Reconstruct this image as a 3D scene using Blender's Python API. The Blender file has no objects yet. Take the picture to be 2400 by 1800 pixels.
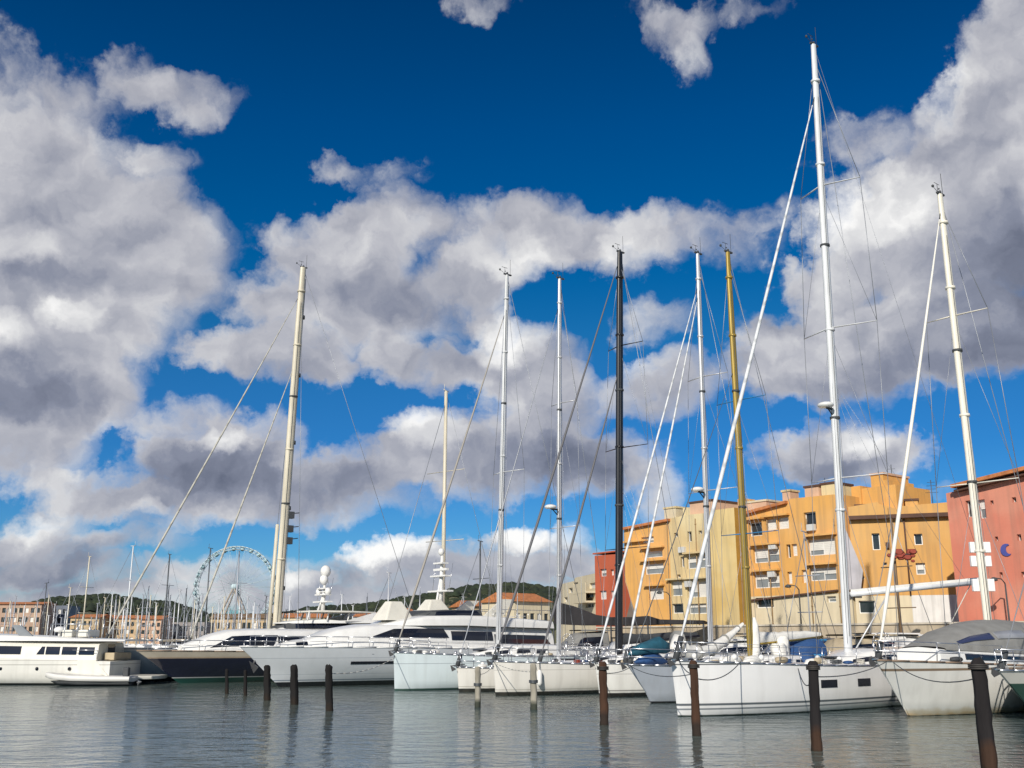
import bpy, bmesh, math, random
from mathutils import Vector, Matrix
random.seed(7)
R = math.radians
scene = bpy.context.scene
COL = scene.collection

# ---------------------------------------------------------------- camera
# working units for reading the photograph: 2212 x 1659, focal length F of them
W, H, F = 2212.0, 1659.0, 2212.0
HORIZON = 1382.0
PITCH = math.atan((HORIZON - H / 2) / F)
EYE = 2.4
cam_d = bpy.data.cameras.new("camera")
cam = bpy.data.objects.new("camera", cam_d)
COL.objects.link(cam)
cam.location = (0, 0, EYE)
cam.rotation_euler = (R(90) + PITCH, 0, 0)
cam_d.sensor_width = 36
cam_d.lens = 36
cam_d.clip_start = 0.1
cam_d.clip_end = 9000
scene.camera = cam
cp, sp = math.cos(PITCH), math.sin(PITCH)

def ray(px, py):
    a, b = (px - W / 2) / F, (H / 2 - py) / F
    return Vector((a, cp - b * sp, sp + b * cp))
def at(px, py, Y):
    d = ray(px, py)
    return Vector((0, 0, EYE)) + d * (Y / d.y)
def onz(px, py, z=0.0):
    d = ray(px, py)
    return Vector((0, 0, EYE)) + d * ((z - EYE) / d.z)
def azel(px, py):
    d = ray(px, py)
    return math.degrees(math.atan2(d.x, d.y)), math.degrees(math.atan2(d.z, math.hypot(d.x, d.y)))

# ---------------------------------------------------------------- sun, sky
SUN = Vector((-0.30, -0.84, 0.50)).normalized()
sun_d = bpy.data.lights.new("sun", 'SUN')
sun = bpy.data.objects.new("sun", sun_d)
COL.objects.link(sun)
sun.rotation_euler = SUN.to_track_quat('Z', 'Y').to_euler()
sun_d.energy = 3.9
sun_d.angle = R(0.5)
sun_d.color = (1.0, 0.93, 0.82)
scene.view_settings.view_transform = 'Standard'
scene.view_settings.look = 'None'
scene.view_settings.exposure = 0.25
scene.view_settings.gamma = 1.0

world = bpy.data.worlds.new("World")
scene.world = world
world.use_nodes = True
def build_world():
    nt = world.node_tree; N = nt.nodes; Lk = nt.links
    N.clear()
    def nd(t, **k):
        n = N.new(t)
        for a, b in k.items(): setattr(n, a, b)
        return n
    def put(sock, v):
        if isinstance(v, bpy.types.NodeSocket): Lk.new(v, sock)
        else: sock.default_value = v
    def m(op, a, b=0.0, c=0.0, clamp=False):
        n = nd('ShaderNodeMath', operation=op, use_clamp=clamp)
        put(n.inputs[0], a); put(n.inputs[1], b); put(n.inputs[2], c)
        return n.outputs[0]
    def vm(op, a, b=(0, 0, 0), c=(0, 0, 0), out=0):
        n = nd('ShaderNodeVectorMath', operation=op)
        put(n.inputs[0], a); put(n.inputs[1], b)
        if op == 'MULTIPLY_ADD': put(n.inputs[2], c)
        return n.outputs[out]
    def noise(vec, scale, detail, rough, lac=2.0):
        n = nd('ShaderNodeTexNoise'); put(n.inputs['Vector'], vec)
        n.inputs['Scale'].default_value = scale; n.inputs['Detail'].default_value = detail
        n.inputs['Roughness'].default_value = rough; n.inputs['Lacunarity'].default_value = lac
        return n
    def ramp(v, a, b, mode='SMOOTHSTEP', lo=0.0, hi=1.0):
        n = nd('ShaderNodeMapRange', interpolation_type=mode); put(n.inputs['Value'], v)
        n.inputs['From Min'].default_value = a; n.inputs['From Max'].default_value = b
        n.inputs['To Min'].default_value = lo; n.inputs['To Max'].default_value = hi
        return n.outputs[0]
    def mix(f, a, b):
        n = nd('ShaderNodeMix', data_type='RGBA'); put(n.inputs[0], f); put(n.inputs[6], a); put(n.inputs[7], b)
        return n.outputs[2]
    tc = nd('ShaderNodeTexCoord')
    sep = nd('ShaderNodeSeparateXYZ'); Lk.new(tc.outputs['Generated'], sep.inputs[0])
    az = m('MULTIPLY', m('ARCTAN2', sep.outputs[0], sep.outputs[1]), 57.29578)
    el = m('MULTIPLY', m('ARCSINE', sep.outputs[2]), 57.29578)
    cmb = nd('ShaderNodeCombineXYZ'); Lk.new(az, cmb.inputs[0]); Lk.new(el, cmb.inputs[1])
    uv = cmb.outputs[0]
    # clouds: flatten towards the horizon
    det = m('MULTIPLY', ramp(el, -2, 30, 'LINEAR', 1.9, 0.8), 1.0)
    w1 = noise(uv, 0.10, 3, 0.55).outputs['Color']
    w2 = noise(uv, 0.45, 5, 0.62).outputs['Color']
    warp = vm('MULTIPLY_ADD', vm('SUBTRACT', w1, (.5, .5, .5)), (5.5, 4.5, 0), uv)
    warp = vm('MULTIPLY_ADD', vm('SUBTRACT', w2, (.5, .5, .5)), (3.2, 2.6, 0), warp)
    def blobs(vec, lst):
        acc = None
        for (x, y, rx, ry, w) in lst:
            u0, v0 = azel(x, y)
            ru = abs(azel(x + rx, y)[0] - azel(x - rx, y)[0]) / 2
            rv = abs(azel(x, y + ry)[1] - azel(x, y - ry)[1]) / 2
            p = vm('MULTIPLY_ADD', vec, (1 / ru, 1 / rv, 0), (-u0 / ru, -v0 / rv, 0))
            q = vm('DOT_PRODUCT', p, p, out=1)
            g = m('SUBTRACT', 1.0, q, clamp=True)
            acc = m('MULTIPLY', g, w) if acc is None else m('MULTIPLY_ADD', g, w, acc)
        return acc
    S = 1.34
    CL = [(30,300,170,160,1),(160,420,205,150,1),(350,340,70,45,.4),(120,560,300,170,1),(340,520,150,100,.9),
        (90,740,240,140,1),(230,680,180,110,.8),(60,850,210,90,.9),(200,870,80,60,.6),
        (200,180,90,60,.42),(290,135,75,60,.65),(410,185,120,60,.8),(410,240,75,38,.5),
        (720,520,130,75,1),(850,480,100,70,1),(700,640,140,100,1),(870,650,190,80,.9),(575,500,55,35,.35),(825,368,95,36,.42),(740,358,45,26,.36),
        (1060,530,140,80,.9),(1190,505,100,75,.85),(1330,520,110,70,.85),(1430,480,100,50,.5),(1560,520,130,60,.4),(1640,450,120,35,.28),(1040,610,90,45,.7),
        (510,640,130,45,.45),(600,780,150,60,1),(490,770,80,45,.7),(690,815,55,45,.7),(570,690,70,50,.5),
        (830,765,60,45,.8),(900,800,130,45,.8),(1000,780,70,50,.7),(1070,700,50,35,.6),
        (1140,780,110,75,1.1),(1180,880,130,90,1.1),(1090,1000,190,75,1.1),(930,955,90,60,1),(850,1010,140,50,.9),(1270,1010,110,60,.7),(700,1070,240,55,.9),
        (400,940,110,70,.9),(540,970,100,60,.9),(470,1020,200,60,1),(60,960,120,80,.9),
        (190,1070,150,50,.9),(390,1085,170,45,.8),(60,1130,90,40,.7),(110,1185,160,50,.9),(330,1160,100,30,.6),
        (850,1240,420,50,.75),(1080,1200,200,50,.7),(200,1250,400,40,.6),(1290,1230,120,60,.6),
        (250,1300,420,34,.7),(900,1300,420,34,.7),(1450,1300,300,30,.6),(850,1185,80,24,.8),(1110,1158,80,24,.8),(1235,1135,36,36,.5),(665,1240,60,26,.7),
        (1400,680,80,50,.55),(1420,840,100,70,.95),(1360,1000,90,50,.6),(1420,1070,70,60,.7),
        (1650,790,120,80,1),(1770,760,160,95,1.05),(1900,750,230,100,1.1),(2050,650,230,140,1.1),(2000,470,150,120,1.1),(1850,480,95,100,.95),
        (2140,380,170,190,1.1),(2185,150,125,180,1.1),(2230,10,110,90,.9),(1950,350,130,70,.6),(1850,295,110,45,.42),(1730,600,70,45,.5),(2170,740,140,80,.9),(1790,600,90,60,.8),(1600,700,60,40,.5),
        (1690,990,80,50,.8),(1840,955,120,65,1),(1940,975,65,45,.8),(1800,1020,160,40,.7),(2060,1060,70,30,.4),
        (1050,0,80,30,.36),(1385,25,75,30,.34),(1460,55,85,55,.46),(1500,95,60,55,.44),(1580,15,150,30,.38)]
    CL = [(x, y, rx * S, ry * S, w) for (x, y, rx, ry, w) in CL]
    dens = blobs(warp, CL)
    # beyond the framed part of the sky: loose generic cloud so light and reflections stay natural
    gen = noise(uv, 0.035, 4, 0.5).outputs['Fac']
    out_az = ramp(m('ABSOLUTE', az), 29, 40)
    out_el = ramp(el, 38, 48)
    outside = m('MAXIMUM', out_az, out_el)
    dens = m('MULTIPLY_ADD', m('MULTIPLY', outside, ramp(gen, .45, .65, 'LINEAR')), 0.9, dens)
    L = (-0.9, 1.1, 0)
    f1 = noise(warp, 0.20, 9, 0.60).outputs['Fac']
    g1 = noise(warp, 0.15, 5, 0.5).outputs['Fac']
    g2 = noise(vm('ADD', warp, L), 0.15, 5, 0.5).outputs['Fac']
    f2 = noise(uv, 0.9, 6, 0.6).outputs['Fac']
    D = m('ADD', dens, m('MULTIPLY', m('SUBTRACT', f1, 0.5), 1.45))
    D = m('ADD', D, m('MULTIPLY', m('SUBTRACT', f2, 0.5), 0.62))
    D = m('SUBTRACT', D, ramp(dens, 0.30, 0.0, 'LINEAR', 0.0, 0.30))
    alpha = ramp(D, 0.0, 1.0)
    alpha = m('MULTIPLY', alpha, ramp(dens, 0.02, 0.2))
    D2 = m('MULTIPLY_ADD', m('SUBTRACT', f1, 0.5), 2.4, dens)
    D2 = m('MULTIPLY_ADD', m('SUBTRACT', f2, 0.5), 1.7, D2)
    halo = m('MULTIPLY', m('MULTIPLY', ramp(D2, 0.05, 0.95), 0.62), ramp(dens, 0.0, 0.22))
    alpha = m('MAXIMUM', alpha, halo)
    thick = ramp(D, 0.35, 1.5, 'LINEAR')
    dark = blobs(warp, [(870,650,230,75,.8),(1150,1010,260,70,1.),(700,1060,300,60,.8),(450,1000,220,60,.8),(2210,650,160,260,1.),(2020,790,280,80,.8),
        (1690,850,190,40,.5),(120,880,230,70,.6),(120,1200,220,50,.6),(200,600,260,50,.4),(1830,1020,170,40,.8),(1270,950,110,90,.6),(60,990,150,50,.3),(200,1260,420,50,.45),(850,1250,420,50,.45),(600,830,150,40,.4)])
    bright = blobs(warp, [(70,520,150,60,.8),(180,690,110,45,.9),(30,740,90,60,.8),(920,930,90,60,1.),(1100,735,110,60,1.),(1100,560,130,60,.8),(1880,440,150,90,1.),
        (2010,180,80,150,.8),(850,1180,110,40,1.4),(1110,1155,110,40,1.4),(1235,1130,50,50,1.2),(665,1240,90,35,1.2),(1850,940,110,50,.9),(480,950,70,28,1.),(800,500,140,70,.5),(1640,740,120,40,.6),(40,1120,80,30,.7),(320,1100,60,25,.8),(1330,540,80,50,.5)])
    lit = m('MULTIPLY', m('SUBTRACT', g1, g2), 1.35)
    lit = m('MULTIPLY_ADD', m('SUBTRACT', f1, 0.5), 0.5, lit)
    lum = m('ADD', 0.63, lit)
    lum = m('MULTIPLY_ADD', dark, -0.33, lum)
    rim = ramp(D, 0.95, 0.35)
    lum = m('MULTIPLY_ADD', rim, 0.06, lum)
    lum = m('MULTIPLY_ADD', bright, 0.36, lum)
    lum = m('MULTIPLY_ADD', thick, -0.10, lum)
    lum = m('ADD', lum, 0.0, clamp=True)
    cr = nd('ShaderNodeValToRGB'); Lk.new(lum, cr.inputs[0])
    e = cr.color_ramp.elements
    e[0].position = 0.0; e[0].color = (0.12, 0.135, 0.19, 1)
    e[1].position = 1.0; e[1].color = (1.0, 0.99, 0.97, 1)
    for p, c in ((0.3, (0.25, 0.27, 0.345, 1)), (0.6, (0.50, 0.505, 0.55, 1)), (0.8, (0.71, 0.71, 0.72, 1))):
        k = e.new(p); k.color = c
    sky = nd('ShaderNodeTexSky', sky_type='NISHITA', sun_disc=False)
    sky.sun_elevation = math.asin(SUN.z); sky.sun_rotation = math.atan2(SUN.x, SUN.y)
    sky.air_density = 1.0; sky.dust_density = 0.3; sky.ozone_density = 4.0
    hsv = nd('ShaderNodeHueSaturation'); hsv.inputs['Saturation'].default_value = 1.42
    Lk.new(sky.outputs[0], hsv.inputs['Color'])
    tr = nd('ShaderNodeValToRGB'); put(tr.inputs[0], ramp(el, 0, 40, 'LINEAR'))
    te = tr.color_ramp.elements
    te[0].position = 0.1; te[0].color = (.34, .62, .88, 1)
    te[1].position = 0.9; te[1].color = (.5, .43, .52, 1)
    for p, c in ((.25, (.34, .60, .80, 1)), (.42, (.75, .72, .76, 1)), (.7, (.55, .57, .68, 1))):
        k = te.new(p); k.color = c
    tint = vm('MULTIPLY', hsv.outputs[0], tr.outputs[0])
    b1 = nd('ShaderNodeBackground'); Lk.new(tint, b1.inputs[0]); b1.inputs[1].default_value = 0.084
    b2 = nd('ShaderNodeBackground'); Lk.new(cr.outputs[0], b2.inputs[0]); b2.inputs[1].default_value = 0.86
    mx = nd('ShaderNodeMixShader'); put(mx.inputs[0], m('MULTIPLY', alpha, 0.97))
    Lk.new(b1.outputs[0], mx.inputs[1]); Lk.new(b2.outputs[0], mx.inputs[2])
    out = nd('ShaderNodeOutputWorld'); Lk.new(mx.outputs[0], out.inputs[0])
build_world()
world.cycles.sampling_method = 'MANUAL'
world.cycles.sample_map_resolution = 512

# ================================================================ helpers
def tag(o, label=None, cat=None, group=None, kind=None):
    if label: o['label'] = label
    if cat: o['category'] = cat
    if group: o['group'] = group
    if kind: o['kind'] = kind
    return o
def empty(name, loc=(0, 0, 0), rz=0.0):
    o = bpy.data.objects.new(name, None); COL.objects.link(o)
    o.location = loc; o.rotation_euler = (0, 0, rz); o.empty_display_size = 0.3
    return o
def copy_tree(o, parent=None):
    c = o.copy(); COL.objects.link(c); c.parent = parent
    for ch in o.children: copy_tree(ch, c)
    return c

MATS = {}
def mat(name, col, rough=0.55, metal=0.0, var=0.06, vscale=1.2, bump=0.0, bscale=20.0, coat=0.0, trans=0.0,
        bands=None, streak=0.0, spec=0.5, alpha=1.0, var2=None, stretch=(1, 1, 1), seams=0.0):
    """procedural surface: base colour with soft mottling, optional horizontal bands by height, optional rain streaks"""
    if name in MATS: return MATS[name]
    m = bpy.data.materials.new(name); m.use_nodes = True; MATS[name] = m
    nt = m.node_tree; N = nt.nodes; Lk = nt.links
    b = N['Principled BSDF']
    tc = N.new('ShaderNodeTexCoord')
    mp = N.new('ShaderNodeMapping'); mp.inputs['Scale'].default_value = stretch
    Lk.new(tc.outputs['Object'], mp.inputs[0])
    n = N.new('ShaderNodeTexNoise'); n.inputs['Scale'].default_value = vscale; n.inputs['Detail'].default_value = 5
    Lk.new(mp.outputs[0], n.inputs['Vector'])
    rp = N.new('ShaderNodeMapRange'); Lk.new(n.outputs['Fac'], rp.inputs[0])
    rp.inputs[1].default_value = 0.3; rp.inputs[2].default_value = 0.7
    rp.inputs[3].default_value = 1 - var; rp.inputs[4].default_value = 1 + var
    colsock = None
    base = N.new('ShaderNodeRGB'); base.outputs[0].default_value = (*col, 1)
    cur = base.outputs[0]
    def mixc(f, a, c):
        x = N.new('ShaderNodeMix'); x.data_type = 'RGBA'
        if isinstance(f, bpy.types.NodeSocket): Lk.new(f, x.inputs[0])
        else: x.inputs[0].default_value = f
        Lk.new(a, x.inputs[6])
        if isinstance(c, bpy.types.NodeSocket): Lk.new(c, x.inputs[7])
        else: x.inputs[7].default_value = (*c, 1)
        return x.outputs[2]
    if var2:
        n2 = N.new('ShaderNodeTexNoise'); n2.inputs['Scale'].default_value = vscale * 0.45; n2.inputs['Detail'].default_value = 6
        Lk.new(mp.outputs[0], n2.inputs['Vector'])
        r2 = N.new('ShaderNodeMapRange'); r2.interpolation_type = 'SMOOTHSTEP'; Lk.new(n2.outputs['Fac'], r2.inputs[0])
        r2.inputs[1].default_value = 0.42; r2.inputs[2].default_value = 0.62
        cur = mixc(r2.outputs[0], cur, var2)
    if bands:
        sx = N.new('ShaderNodeSeparateXYZ'); Lk.new(tc.outputs['Object'], sx.inputs[0])
        n3 = N.new('ShaderNodeTexNoise'); n3.inputs['Scale'].default_value = 2.5; n3.inputs['Detail'].default_value = 4
        Lk.new(tc.outputs['Object'], n3.inputs['Vector'])
        for (z0, z1, c, jag) in bands:
            wz = N.new('ShaderNodeMath'); wz.operation = 'MULTIPLY_ADD'
            Lk.new(n3.outputs['Fac'], wz.inputs[0]); wz.inputs[1].default_value = jag; Lk.new(sx.outputs[2], wz.inputs[2])
            lo = N.new('ShaderNodeMapRange'); Lk.new(wz.outputs[0], lo.inputs[0]); lo.inputs[1].default_value = z0 - .01 - jag * .2; lo.inputs[2].default_value = z0 + .01 + jag * .2
            hi = N.new('ShaderNodeMapRange'); Lk.new(wz.outputs[0], hi.inputs[0]); hi.inputs[1].default_value = z1 - .01 - jag * .2; hi.inputs[2].default_value = z1 + .01 + jag * .2
            hi.inputs[3].default_value = 1; hi.inputs[4].default_value = 0
            mm = N.new('ShaderNodeMath'); mm.operation = 'MULTIPLY'; Lk.new(lo.outputs[0], mm.inputs[0]); Lk.new(hi.outputs[0], mm.inputs[1])
            cur = mixc(mm.outputs[0], cur, c)
    if streak:
        ms = N.new('ShaderNodeMapping'); ms.inputs['Scale'].default_value = (3.2, 3.2, 0.16)
        Lk.new(tc.outputs['Object'], ms.inputs[0])
        ns = N.new('ShaderNodeTexNoise'); ns.inputs['Scale'].default_value = 1.0; ns.inputs['Detail'].default_value = 5
        Lk.new(ms.outputs[0], ns.inputs['Vector'])
        rs = N.new('ShaderNodeMapRange'); Lk.new(ns.outputs['Fac'], rs.inputs[0])
        rs.inputs[1].default_value = .46; rs.inputs[2].default_value = .72; rs.inputs[3].default_value = 0; rs.inputs[4].default_value = streak
        cur = mixc(rs.outputs[0], cur, (0.16, 0.14, 0.11))
    if seams:
        wv = N.new('ShaderNodeTexWave'); wv.wave_type = 'BANDS'; wv.bands_direction = 'DIAGONAL'; wv.inputs['Scale'].default_value = seams
        wv.inputs['Distortion'].default_value = 1.5; wv.inputs['Detail'].default_value = 2
        Lk.new(tc.outputs['Object'], wv.inputs['Vector'])
        rw = N.new('ShaderNodeMapRange'); Lk.new(wv.outputs['Fac'], rw.inputs[0]); rw.inputs[1].default_value = .0; rw.inputs[2].default_value = .22; rw.inputs[3].default_value = .55; rw.inputs[4].default_value = 0
        cur = mixc(rw.outputs[0], cur, tuple(c * .45 for c in col))
    vm_ = N.new('ShaderNodeVectorMath'); vm_.operation = 'SCALE'
    Lk.new(cur, vm_.inputs[0]); Lk.new(rp.outputs[0], vm_.inputs['Scale'])
    Lk.new(vm_.outputs[0], b.inputs['Base Color'])
    b.inputs['Roughness'].default_value = rough; b.inputs['Metallic'].default_value = metal
    b.inputs['Coat Weight'].default_value = coat; b.inputs['Coat Roughness'].default_value = 0.12
    b.inputs['Specular IOR Level'].default_value = spec
    b.inputs['Transmission Weight'].default_value = trans
    b.inputs['Alpha'].default_value = alpha
    if bump:
        nb = N.new('ShaderNodeTexNoise'); nb.inputs['Scale'].default_value = bscale; nb.inputs['Detail'].default_value = 4
        Lk.new(mp.outputs[0], nb.inputs['Vector'])
        bp = N.new('ShaderNodeBump'); bp.inputs['Strength'].default_value = bump; bp.inputs['Distance'].default_value = 0.03
        Lk.new(nb.outputs['Fac'], bp.inputs['Height']); Lk.new(bp.outputs[0], b.inputs['Normal'])
    return m

class MB:
    """collects shapes and links them as ONE mesh object"""
    def __init__(self): self.v = []; self.f = []; self.s = []
    def add(self, vs, fs, smooth=False):
        k = len(self.v); self.v += [tuple(p) for p in vs]
        for f in fs: self.f.append(tuple(i + k for i in f)); self.s.append(smooth)
        return self
    def box(self, lo, hi, M=None):
        (a, b, c), (d, e, g) = lo, hi
        vs = [Vector(p) for p in ((a,b,c),(d,b,c),(d,e,c),(a,e,c),(a,b,g),(d,b,g),(d,e,g),(a,e,g))]
        if M is not None: vs = [M @ p for p in vs]
        return self.add(vs, [(0,3,2,1),(4,5,6,7),(0,1,5,4),(1,2,6,5),(2,3,7,6),(3,0,4,7)])
    def tube(self, p, q, r0, r1=None, n=8, cap=True, asp=1.0, axis=None):
        p, q = Vector(p), Vector(q); r1 = r0 if r1 is None else r1
        d = q - p
        if d.length < 1e-6: return self
        d.normalize()
        up = Vector(axis) if axis is not None else (Vector((0, 0, 1)) if abs(d.z) < .9 else Vector((1, 0, 0)))
        a = d.cross(up).normalized(); b = d.cross(a).normalized()
        vs = []
        for c, r in ((p, r0), (q, r1)):
            for i in range(n):
                t = 2 * math.pi * i / n
                vs.append(c + a * (math.cos(t) * r) + b * (math.sin(t) * r * asp))
        fs = [(i, (i + 1) % n, n + (i + 1) % n, n + i) for i in range(n)]
        if cap: fs += [tuple(reversed(range(n))), tuple(range(n, 2 * n))]
        return self.add(vs, fs, True)
    def path(self, pts, r, n=6):
        for a, b in zip(pts[:-1], pts[1:]): self.tube(a, b, r, n=n)
        return self
    def loft(self, rings, cap=True, closed=True, smooth=True):
        n = len(rings[0]); vs = [p for r in rings for p in r]; fs = []
        for i in range(len(rings) - 1):
            for j in range(n if closed else n - 1):
                k = (j + 1) % n
                fs.append((i*n + j, i*n + k, (i+1)*n + k, (i+1)*n + j))
        self.add(vs, fs, smooth)
        if cap:
            self.add(rings[0], [tuple(reversed(range(n)))]); self.add(rings[-1], [tuple(range(n))])
        return self
    def prism(self, pts, a, b):
        """polygon pts given as callables' 3D points at offset vectors a and b"""
        n = len(pts); a = Vector(a); b = Vector(b)
        vs = [Vector(p) + a for p in pts] + [Vector(p) + b for p in pts]
        fs = [tuple(reversed(range(n))), tuple(range(n, 2 * n))] + [(i, (i+1) % n, n + (i+1) % n, n + i) for i in range(n)]
        return self.add(vs, fs)
    def ball(self, c, r, sz=1.0, n=12, m=7, sx=1.0, sy=1.0, z0=-1.0):
        c = Vector(c); rings = []
        lo = math.asin(max(-1, z0))
        for i in range(m + 1):
            t = lo + (math.pi / 2 - lo) * i / m
            rr = max(math.cos(t), 0.02) * r
            rings.append([c + Vector((math.cos(2*math.pi*j/n)*rr*sx, math.sin(2*math.pi*j/n)*rr*sy, math.sin(t)*r*sz)) for j in range(n)])
        return self.loft(rings)
    def build(self, name, m, parent=None, bevel=0.0, recalc=True):
        me = bpy.data.meshes.new(name); me.from_pydata(self.v, [], self.f)
        me.polygons.foreach_set('use_smooth', self.s)
        me.update()
        if recalc:
            bm = bmesh.new(); bm.from_mesh(me); bmesh.ops.recalc_face_normals(bm, faces=bm.faces); bm.to_mesh(me); bm.free()
        for x in (m if isinstance(m, (list, tuple)) else [m]): me.materials.append(x)
        o = bpy.data.objects.new(name, me); COL.objects.link(o)
        if parent: o.parent = parent
        if bevel:
            bv = o.modifiers.new('bevel', 'BEVEL'); bv.width = bevel; bv.segments = 2; bv.limit_method = 'ANGLE'
        return o

def lerp(a, b, t): return a + (b - a) * t
def interp(tab, x):
    if x <= tab[0][0]: return tab[0][1]
    for (x0, y0), (x1, y1) in zip(tab[:-1], tab[1:]):
        if x <= x1: return lerp(y0, y1, (x - x0) / (x1 - x0))
    return tab[-1][1]

# ---------------------------------------------------------------- shared surfaces
WHITE = mat('white_gelcoat', (.74, .74, .72), .28, var=.04, coat=.3, streak=.08)
CREAMW = mat('cream_gelcoat', (.70, .68, .60), .35, var=.05, coat=.2, streak=.12)
TEAK = mat('teak', (.33, .20, .11), .6, var=.2, vscale=6, stretch=(1, 6, 1))
GLASS = mat('dark_glass', (.010, .012, .020), .08, var=.2, spec=.7)
STEEL = mat('stainless_steel', (.62, .63, .65), .28, metal=.9, var=.05)
ALU = mat('silver_aluminium', (.62, .63, .65), .42, metal=.35, var=.05)
ALUW = mat('white_mast_paint', (.66, .68, .70), .35, var=.07, streak=.25)
SAILF = mat('white_furled_sail', (.64, .66, .68), .7, var=.08, seams=1.3)
ALUC = mat('ivory_mast_paint', (.62, .57, .45), .42, var=.08, streak=.3)
ALUK = mat('black_carbon', (.012, .013, .017), .35, var=.15)
GOLD = mat('gold_anodised', (.34, .24, .05), .42, metal=.25, var=.08)
GREYM = mat('grey_mast', (.40, .42, .46), .42, metal=.3, var=.06)
ROPEW = mat('white_rope', (.62, .60, .54), .8, var=.15, vscale=20)
ROPED = mat('dark_wire', (.10, .11, .12), .5, metal=.4, var=.1)
WIRE = mat('steel_wire', (.30, .32, .35), .45, metal=.5, var=.1)
SAILW = mat('white_sailcloth', (.72, .71, .67), .75, var=.1, vscale=3, bump=.5, bscale=6)
TEAL = mat('teal_canvas', (.012, .085, .13), .8, var=.2, vscale=4, bump=.5, bscale=6)
BLUE = mat('blue_canvas', (.02, .07, .20), .8, var=.2, vscale=4, bump=.5, bscale=6)
SKYB = mat('bright_blue_canvas', (.03, .20, .42), .8, var=.15, vscale=4)
GREYC = mat('grey_canvas', (.22, .22, .21), .85, var=.15, vscale=2, bump=.4, bscale=5, streak=.15)
CLEARP = mat('clear_vinyl', (.16, .18, .20), .25, var=.2)
TAN = mat('tan_canvas', (.42, .35, .24), .85, var=.15, vscale=2, bump=.3, bscale=5)
BLACKR = mat('black_rubber', (.015, .015, .016), .6, var=.2)
FENDER = mat('fender_vinyl', (.72, .72, .70), .4, var=.05)
REDD = mat('rusty_red', (.28, .05, .03), .7, var=.2)

# ================================================================ water and ground
def build_water():
    m = bpy.data.materials.new('harbour_water'); m.use_nodes = True
    nt = m.node_tree; N = nt.nodes; Lk = nt.links; b = N['Principled BSDF']
    b.inputs['Roughness'].default_value = 0.04; b.inputs['IOR'].default_value = 1.333
    tc = N.new('ShaderNodeTexCoord')
    def nz(sx, sy, scale, det, rough=.55):
        mp = N.new('ShaderNodeMapping'); mp.inputs['Scale'].default_value = (sx, sy, 1); mp.inputs['Rotation'].default_value = (0, 0, R(12))
        Lk.new(tc.outputs['Object'], mp.inputs[0])
        n = N.new('ShaderNodeTexNoise'); n.inputs['Scale'].default_value = scale; n.inputs['Detail'].default_value = det; n.inputs['Roughness'].default_value = rough
        Lk.new(mp.outputs[0], n.inputs['Vector']); return n.outputs['Fac']
    a = nz(.55, 1.0, 3.4, 4); c = nz(.6, 1.0, 0.9, 3); d = nz(1, 1, .06, 3); f = nz(.8, 1, 9, 2)
    def mad(x, k, y):
        q = N.new('ShaderNodeMath'); q.operation = 'MULTIPLY_ADD'; Lk.new(x, q.inputs[0]); q.inputs[1].default_value = k
        if isinstance(y, bpy.types.NodeSocket): Lk.new(y, q.inputs[2])
        else: q.inputs[2].default_value = y
        return q.outputs[0]
    e_ = nz(.6, 1.0, 1.9, 3)
    h = mad(a, 0.030, mad(c, 0.070, mad(e_, 0.044, mad(f, 0.005, 0.0))))
    bp = N.new('ShaderNodeBump'); bp.inputs['Strength'].default_value = 1.0; bp.inputs['Distance'].default_value = 1.0
    Lk.new(h, bp.inputs['Height']); Lk.new(bp.outputs[0], b.inputs['Normal'])
    cr = N.new('ShaderNodeValToRGB'); Lk.new(d, cr.inputs[0])
    cr.color_ramp.elements[0].position = .35; cr.color_ramp.elements[0].color = (.062, .105, .118, 1)
    cr.color_ramp.elements[1].position = .7; cr.color_ramp.elements[1].color = (.13, .155, .13, 1)
    Lk.new(cr.outputs[0], b.inputs['Base Color'])
    w = MB(); w.add([(-600, -40, 0), (600, -40, 0), (600, 700, 0), (-600, 700, 0)], [(0, 1, 2, 3)])
    o = w.build('water', m, recalc=False); tag(o, kind='structure')
build_water()

# land: one sheet to the horizon with a cut-out harbour
QU = Vector((.65, -.76, 0))              # direction of the quay, left-far to right-near
QN = Vector((-.76, -.65, 0))             # towards the water
SHORE = [(75, 0.0), (75, 2), (18.3, 69.3), (-2, 93), (-6, 225), (-400, 232)]
def build_land():
    gm = mat('quay_paving', (.30, .28, .25), .9, var=.15, vscale=.4, bump=.3, bscale=8)
    g = MB()
    pts = SHORE
    z = 1.25
    out = [(3500, 0), (3500, 2), (3500, 900), (3500, 1500), (3500, 3500), (-3500, 3500)]
    n = len(pts)
    vs = [(x, y, z) for x, y in pts] + [(x, y, z) for x, y in out] + [(-3500, 232, z)]
    g.add(vs, [(0, 6, 7, 1), (1, 7, 8, 2), (2, 8, 9, 3), (3, 9, 10, 4), (4, 10, 11, 5), (5, 11, 12)])
    g.build('ground', gm, recalc=False)['kind'] = 'structure'
    qm = mat('quay_stone', (.34, .31, .26), .9, var=.2, vscale=.8, bump=.5, bscale=5, streak=.5, bands=[(-1, .35, (.05, .06, .04), .3)])
    q = MB()
    for (x0, y0), (x1, y1) in zip(pts[:-1], pts[1:]):
        q.add([(x0, y0, -1), (x1, y1, -1), (x1, y1, z + .003), (x0, y0, z + .003)], [(0, 1, 2, 3)])
    q.build('quay_edge', qm, recalc=False)['kind'] = 'structure'
build_land()

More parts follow.
